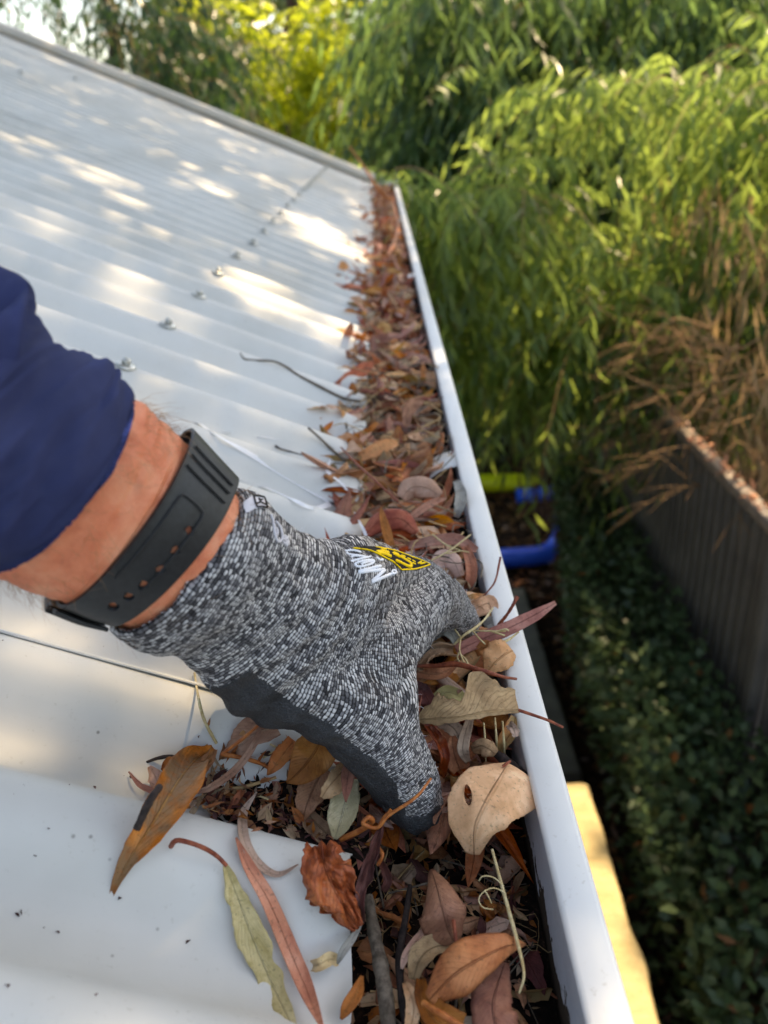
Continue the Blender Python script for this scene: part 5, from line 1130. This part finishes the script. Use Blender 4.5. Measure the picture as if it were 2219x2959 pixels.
def hedge():
    rng = np.random.default_rng(21); N = 15000
    H0 = empty('hedge', 'clipped dark green leafy hedge between the path and the fence', 'hedge', (.95, 2.5, GROUND))
    q = rng.random((N, 3)); Y = -.6+q[:, 1]*5.3
    thin = np.clip((1.9-Y)/1.3, 0, 1)
    topz = -1.68-.35*thin+.10*noise2(Y*2.3, q[:, 0]*2, 3.); z = GROUND+.12+(topz-GROUND-.12)*q[:, 2]**.45
    lo = .70+.13*np.clip(Y-2.4, 0, 3)+.04*noise2(Y*3, z*3, 1.); X = lo+(1.165-lo)*q[:, 0]**1.25
    keep = rng.random(N) > .72*thin*(noise2(Y*5, X*7, 5.) > -.25)
    P = np.stack([X, Y, z], -1)[keep]; n_ = len(P)
    d = unit(np.stack([rng.normal(-.35, .6, n_), rng.normal(0, .7, n_), rng.normal(.1, .5, n_)], -1)); nr = unit(np.stack([rng.normal(-.4, .5, n_), rng.normal(0, .5, n_), np.abs(rng.normal(.9, .4, n_))], -1))
    V, F = quads(P, d, nr, rng.uniform(.035, .07, n_), rng.uniform(.02, .036, n_), .15)
    def hp(name, me, kind=None):
        o = add(name, me, H0, kind); o.matrix_parent_inverse = Matrix.Translation(-Vector((.95, 2.5, GROUND))); return o
    hp('foliage', mesh_from('foliage', V, F, M_FH, False), 'stuff')
    i = rng.choice(n_, 260); V, F = quads(P[i]+rng.normal(0, .02, (260, 3)), d[i], nr[i], rng.uniform(.04, .07, 260), rng.uniform(.02, .035, 260), .2)
    hp('dead_leaves', mesh_from('dead_leaves', V, F, foliage_mat('dead_hedge_leaf', (.12, .04, .015, 1), (.34, .15, .05, 1), .2), False), 'stuff')
    b = Bag()
    for k in range(150):
        y = rng.uniform(-.5, 6); x = rng.uniform(.9, 1.1); b.tube(catmull([(x, y, GROUND-.02), (x+rng.normal(0, .05), y+rng.normal(0, .08), -2.2), (x+rng.normal(-.05, .09), y+rng.normal(0, .15), -1.8)], 6), [.006, .005, .004, .004, .003, .002], 4)
    hp('stem', b.mesh('stem', M_BARK), 'stuff')
    m = 2600; P = np.stack([rng.uniform(.2, 1.17, m), rng.uniform(-.2, 6.5, m), np.full(m, GROUND+.012)], -1); P = P[~((P[:, 0] < .78) & (P[:, 1] < 4.3))]; m = len(P)
    V, F = quads(P, unit(np.stack([rng.normal(0, 1, m), rng.normal(0, 1, m), rng.normal(.1, .3, m)], -1)), unit(np.stack([rng.normal(0, .5, m), rng.normal(0, .5, m), np.ones(m)], -1)), rng.uniform(.04, .09, m), rng.uniform(.02, .04, m), .1)
    add('ground_litter', mesh_from('ground_litter', V, F, foliage_mat('ground_leaf', (.05, .022, .012, 1), (.26, .13, .06, 1), .1), False), kind='stuff')
hedge()
def tubes():
    def tb(name, label, pts, r, c, ends=True):
        m = Mat(name+'_plastic', .35, .5); m.color(c); b = Bag(); b.tube(catmull(pts, 40), r, 20); add(name, b.mesh(name, m.m), label=label, cat='plastic tube')
    z = GROUND+.085
    tb('plastic_tube', 'lime yellow plastic tube end lying above the dark ground', [(.1, 5.78, z+.05), (.5, 5.74, z+.05), (1.0, 5.72, z+.03), (1.08, 5.715, z+.02)], [.075]*36+[.07, .06, .045, .02], 'c6d628')
    tb('plastic_tube', 'blue plastic tube continuing from the yellow one behind the hedge', [(.9, 5.60, z-.03), (1.1, 5.60, z-.03), (1.45, 5.66, z)], .062, '1b63f0')
    tb('plastic_tube', 'thick blue plastic tube with an upturned elbow nearer the house', [(.05, 4.60, z), (.5, 4.60, z), (.86, 4.60, z), (.98, 4.62, z+.02), (1.05, 4.64, z+.10), (1.07, 4.66, z+.2), (1.075, 4.67, z+.26)], .068, '165ae8')
tubes()
def vine():
    rng = np.random.default_rng(8); V0 = empty('dry_vine', 'dead brown vine hanging over the fence with bare twigs poking out', 'vine', (1.7, 3.2, GROUND))
    inv = Matrix.Translation(-Vector((1.7, 3.2, GROUND)))
    b = Bag()
    for k in range(60):                        # bare twigs that fan out toward the house
        Y = rng.uniform(2.75, 3.8); z0 = rng.uniform(-1.12, -.6); X = rng.uniform(1.15, 1.5); L = rng.uniform(.18, .5)
        d = unit(np.array([rng.normal(-1, .25), rng.normal(.0, .6), rng.normal(.0, .35)])); sag = rng.uniform(-.12, .15)*L
        p = [np.array([X, Y, z0])+d*L*t+np.array([0, 0, -sag*t*t+.06*math.sin(t*5+k)])+rng.normal(0, .022, 3) for t in (0, .33, .66, 1)]
        b.tube(catmull(p, 14), np.linspace(rng.uniform(.0025, .005), .0012, 14), 5)
        for j in range(4):
            q = p[1+j % 2]; e = unit(d+rng.normal(0, .5, 3)); b.tube(catmull([q, q+e*.1, q+e*.2+np.array([0, 0, -.03])], 7), np.linspace(.0022, .0008, 7), 4)
    for k in range(4):
        Y = rng.uniform(2.4, 4.2); X = rng.uniform(1.3, 2.4); z0 = rng.uniform(-.9, .2); d = rng.normal(0, .25, 3)+np.array([-.1, 0, 0]); b.tube(catmull([(X, Y, z0-.5), (X+d[0]*.3, Y+d[1]*.4, z0), (X+d[0], Y+d[1], z0+.35)], 10), np.linspace(.008, .002, 10), 5)
    o = add('twig', b.mesh('twig', M_VINE), V0, 'stuff'); o.matrix_parent_inverse = inv
    n = 9000; P = np.stack([rng.uniform(1.27, 2.7, n), rng.uniform(1.9, 4.6, n), rng.uniform(-2.4, -.32, n)], -1); P[:, 2] += .35*noise2(P[:, 1]*2, P[:, 0]*2, 4.)
    V, F = quads(P, unit(np.stack([rng.normal(0, .25, n), rng.normal(0, .25, n), -np.ones(n)], -1)), rng.normal(0, 1, (n, 3)), rng.uniform(.08, .26, n), rng.uniform(.006, .016, n), .1)
    o = add('dead_foliage', mesh_from('dead_foliage', V, F, foliage_mat('dead_foliage', (.18, .105, .052, 1), (.44, .30, .165, 1), .38, (.66, .46, .25, 1), .8), False), V0, 'stuff'); o.matrix_parent_inverse = inv
vine()

# ---------------------------------------------------------------- trees
def tree(name, label, base, limbs, trunk_r, leaf_sets, group=None, bark=None):
    """limbs: list of polylines; leaf_sets: (material, verts, faces)"""
    T = empty(name, label, 'tree', base, group); inv = Matrix.Translation(-Vector(base)); b = Bag()
    for pts, r0, r1 in limbs: b.tube(catmull(pts, 22), np.linspace(r0, r1, 22)*(1+.1*noise2(np.arange(22)*.7, r0*90, 1.)), 10)
    o = add('trunk', b.mesh('trunk', bark or M_BARK), T); o.matrix_parent_inverse = inv
    for nm, m, V, F in leaf_sets:
        o = add(nm, mesh_from(nm, V, F, m, False), T, 'stuff'); o.matrix_parent_inverse = inv
    return T
def sprays(rng, S, d0, L, nodes, leafL, leafW, droop, hang=.6, tw=None, spread=.5):
    """drooping leafy shoots: S starts, d0 directions, L lengths"""
    n = len(S); t = np.linspace(.08, 1, nodes)[None, :, None]
    P = S[:, None]+d0[:, None]*L[:, None, None]*t+np.array([0, 0, -1.])*(droop*L)[:, None, None]*t*t
    tan = d0[:, None]+np.array([0, 0, -2.])*droop*t if np.ndim(droop) == 0 else d0[:, None]+np.array([0, 0, -2.])*droop[:, None, None]*t
    tan = unit(tan); alt = np.where(np.arange(nodes) % 2 == 0, 1., -1.)[None, :, None]; side = unit(np.cross(tan, np.array([.1, .2, 1.])))*alt
    dl = unit(tan*.55+side*spread+np.array([0, 0, -hang])+rng.normal(0, .22, P.shape)); nr = unit(rng.normal(0, .45, P.shape)+np.array([0, -.2, .8]))
    P2 = P.reshape(-1, 3); k = len(P2)
    V, F = quads(P2, dl.reshape(-1, 3), nr.reshape(-1, 3), leafL*rng.uniform(.65, 1.25, k), leafW*rng.uniform(.7, 1.3, k), .12)
    if tw is not None:
        for i in tw: pass
    return P2, V.reshape(-1, 4, 3), F, P
def cull(V4, P, r):
    ok = ~in_fleck(P, r); V = V4[ok].reshape(-1, 3); return V, np.arange(len(V)).reshape(-1, 4)
def spray_tree(name, label, base, limbs, S, rng, mat, L, leafL, leafW, nodes, droop, dmean, twigs, hang=.75, r=.012):
    n = len(S); d = unit(np.stack([rng.normal(dmean[0], .55, n), rng.normal(dmean[1], .45, n), rng.normal(dmean[2], .2, n)], -1))
    P, V4, F, PP = sprays(rng, S, d, rng.uniform(L[0], L[1], n), nodes, leafL, leafW, rng.uniform(droop[0], droop[1], n), hang)
    V, F = cull(V4, P, r); b = Bag()
    for i in rng.choice(n, min(n, twigs), replace=False): b.tube(PP[i][::3], np.linspace(.0032, .0011, len(PP[i][::3])), 4)
    T = tree(name, label, base, limbs, .13, [('crown', mat, V, F)])
    o = add('branchlet', b.mesh('branchlet', M_VINE), T, 'stuff'); o.matrix_parent_inverse = Matrix.Translation(-Vector(base))
def right_tree():
    """weeping shoots just past the end of the gutter: open to the sun above, so the tips light up"""
    rng = np.random.default_rng(31); n = 5400
    u = rng.random((n, 3)); Y = 3.75+u[:, 1]**1.2*1.25; X = .0+u[:, 0]*(2.7+.3*(Y-3.7)); zlo = -1.42+.36*np.clip(X-.5, 0, 3)+.25*noise2(X*2.1, Y*1.7, 3.)
    Z = zlo+(.35-zlo)*u[:, 2]
    tier = noise2(X*1.5, Z*3.1+Y*.6, 9.)+.5*noise2(X*3.7, Z*5.1, 2.); S = np.stack([X, Y, Z], -1)[tier > .0]
    base = (2.75, 4.9, GROUND); limbs = [([base, (2.7, 4.85, -1.2), (2.62, 4.8, -.2), (2.5, 4.8, .5)], .12, .05)]
    for k in range(4):
        z = rng.uniform(-1.2, -.7); e = np.array([rng.uniform(.1, 2.2), rng.uniform(3.9, 4.8), z+rng.uniform(-.2, .3)]); s_ = np.array([2.6, 4.8, z-.1]); limbs.append(([s_, (s_+e)/2+np.array([0, 0, .2]), e, e+np.array([-.25, -.15, -.3])], .013, .003))
    spray_tree('weeping_tree', 'weeping bright green tree with narrow leaves just beyond the end of the gutter', base, limbs, S, rng, M_FA, (.35, .95), .125, .0185, 18, (.3, .95), (-.3, -.5, .18), 600, .65)
right_tree()
def back_tree():
    rng = np.random.default_rng(33); n = 5200
    u = rng.random((n, 3)); Y = 6.3+u[:, 1]*2.2; X = Y*(.045+.48*u[:, 0]); zt = .28+.135*Y; Z = -2.0+(zt+2.0)*u[:, 2]**.8
    tier = noise2(X*1.1, Z*2.6+Y*.4, 4.)+.5*noise2(X*3.1, Z*4.1, 7.); S = np.stack([X, Y, Z], -1)[tier > -.42]
    base = (3.1, 7.6, GROUND); limbs = [([base, (3.05, 7.5, -.8), (2.9, 7.4, .4), (2.6, 7.3, 1.3)], .16, .07)]
    for k in range(3):
        e = S[rng.integers(len(S))]; s_ = np.array([3.0, 7.5, rng.uniform(-1, 1)]); limbs.append(([s_, (s_+e)/2+np.array([0, 0, .3]), e], .018, .004))
    spray_tree('broad_tree', 'large dark green tree behind the weeping one at the top right', base, limbs, S, rng, M_FE, (.5, 1.2), .19, .030, 17, (.3, .9), (-.15, -.5, .1), 300, .8)
M_FE = foliage_mat('deep_green_foliage', (.03, .075, .036, 1), (.10, .175, .075, 1), .55, (.30, .48, .12, 1))
back_tree()
def overhang_tree():
    """unseen tall tree by the fence, right of the frame, its crown laid out to shade roof, arm and gutter"""
    rng = np.random.default_rng(41); n = 54000
    a = rng.uniform(-3.1, 2.05, n); b = rng.uniform(-1.3, 4.1, n); t = rng.uniform(3.6, 7.0, n); ok = (b < 3.25) | (a < .85); a, b, t = a[ok], b[ok], t[ok]; n = len(a)
    P = np.stack([a, b, np.zeros(n)], -1)+SUN*t[:, None]
    L = rng.uniform(.09, .17, n); ok = ~in_fleck(P, .016); P = P[ok]; L = L[ok]; n = len(P)
    V, F = quads(P, unit(rng.normal(0, 1, (n, 3))+np.array([0, 0, -.4])), unit(rng.normal(0, .7, (n, 3))+np.array([0, 0, .8])), L, L*rng.uniform(.25, .42, n), .1)
    base = (3.9, 2.6, GROUND); limbs = [([base, (3.85, 2.6, 0), (3.6, 2.6, 2.2), (3.0, 2.7, 3.8), (2.3, 2.8, 5.2)], .2, .06)]
    for k in range(26):
        e = P[rng.integers(n)]; s_ = np.array([3.5, 2.6, 2.6])+rng.uniform(0, 1)*np.array([-1.1, .15, 2.4]); limbs.append(([s_, (s_+e)/2+np.array([0, 0, .3]), e], .045, .008))
    tree('unseen_shade_tree', 'unseen tall tree by the fence, its crown laid out to shade the roof', base, limbs, .2, [('crown', M_FB, V, F)])
overhang_tree()
def left_tree():
    rng = np.random.default_rng(43); m = 1700; u = rng.random((m, 3)); Y = 6.2+u[:, 1]*2.2; X = Y*(-.40+.27*u[:, 0]); Z = -.4+u[:, 2]**1.1*2.2
    ok = (noise2(X*1.4, Z*2.2, 6.)+.4*noise2(X*4, Z*4, 2.) > -.25) & (X/Y < -.175+.05*noise2(Z*3, Y, 1.)) & ((X/Y > -.285+.04*noise2(Z*4, Y*2, 3.)) | (rng.random(m) < .16)); S = np.stack([X, Y, Z], -1)[ok]
    base = (-2.4, 8.0, GROUND); limbs = [([base, (-2.35, 7.9, -.5), (-2.25, 7.8, .8), (-2.1, 7.7, 1.9)], .12, .04)]
    for k in range(8):
        e = S[rng.integers(len(S))]; s_ = np.array([-2.3, 7.9, rng.uniform(0, 1.4)]); limbs.append(([s_, (s_+e)/2+np.array([0, 0, .2]), e], .02, .005))
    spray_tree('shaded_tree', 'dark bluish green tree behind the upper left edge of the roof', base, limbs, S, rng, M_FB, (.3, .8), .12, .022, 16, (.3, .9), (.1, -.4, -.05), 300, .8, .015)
left_tree()
def yellow_tree():
    rng = np.random.default_rng(51); n = 3000; u = rng.random((n, 3)); Y = 9.6+u[:, 1]*1.3; X = Y*(-.22+.31*u[:, 0]); Z = -1.4+u[:, 2]*3.0
    ok = noise2(X*1.7, Z*1.9, 4.)+.5*noise2(X*4, Z*4, 8.) > -.02; S = np.stack([X, Y, Z], -1)[ok]; n = len(S)
    d = unit(rng.normal(0, 1, (n, 3))); P, V4, F, _ = sprays(rng, S, d, rng.uniform(.25, .6, n), 13, .11, .04, rng.uniform(.1, .5, n), .4); V, F = cull(V4, P, .03)
    limbs = [([(-1.2, 11.6, GROUND), (-1.1, 11.5, 0), (-.9, 11.4, 2.2), (-.8, 11.2, 3.4)], .14, .05)]
    for k in range(14):
        e = S[rng.integers(n)]; s = np.array([-1.0, 11.4, rng.uniform(-.5, 2)]); limbs.append(([s, (s+e)/2+np.array([0, 0, .2]), e], .03, .006))
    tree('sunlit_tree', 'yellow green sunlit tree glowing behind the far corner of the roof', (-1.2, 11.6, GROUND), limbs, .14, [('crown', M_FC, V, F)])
yellow_tree()
def far_wood():
    rng = np.random.default_rng(61); n = 60000; th = rng.uniform(-.34, .95, n); r = rng.uniform(12.5, 19, n); X = np.sin(th)*r; Y = np.cos(th)*r
    ztop = .8+.10*r+.5*noise2(th*9, .5, 2.)-3.4*np.clip((-.22-th)/.1, 0, 1); Z = GROUND+(ztop-GROUND)*rng.random(n)**.8
    P = np.stack([X, Y, Z], -1); ok = noise2(X*.9, Z*1.1, 3.)+.4*noise2(Y*2, Z*2, 1.) > -.55; P = P[ok]; n = len(P)
    V, F = quads(P, unit(rng.normal(0, .8, (n, 3))+np.array([0, 0, -.5])), unit(rng.normal(0, 1, (n, 3))), rng.uniform(.18, .42, n), rng.uniform(.07, .16, n), .1)
    add('far_wood', mesh_from('far_wood', V, F, M_FD, False), kind='stuff')
far_wood()
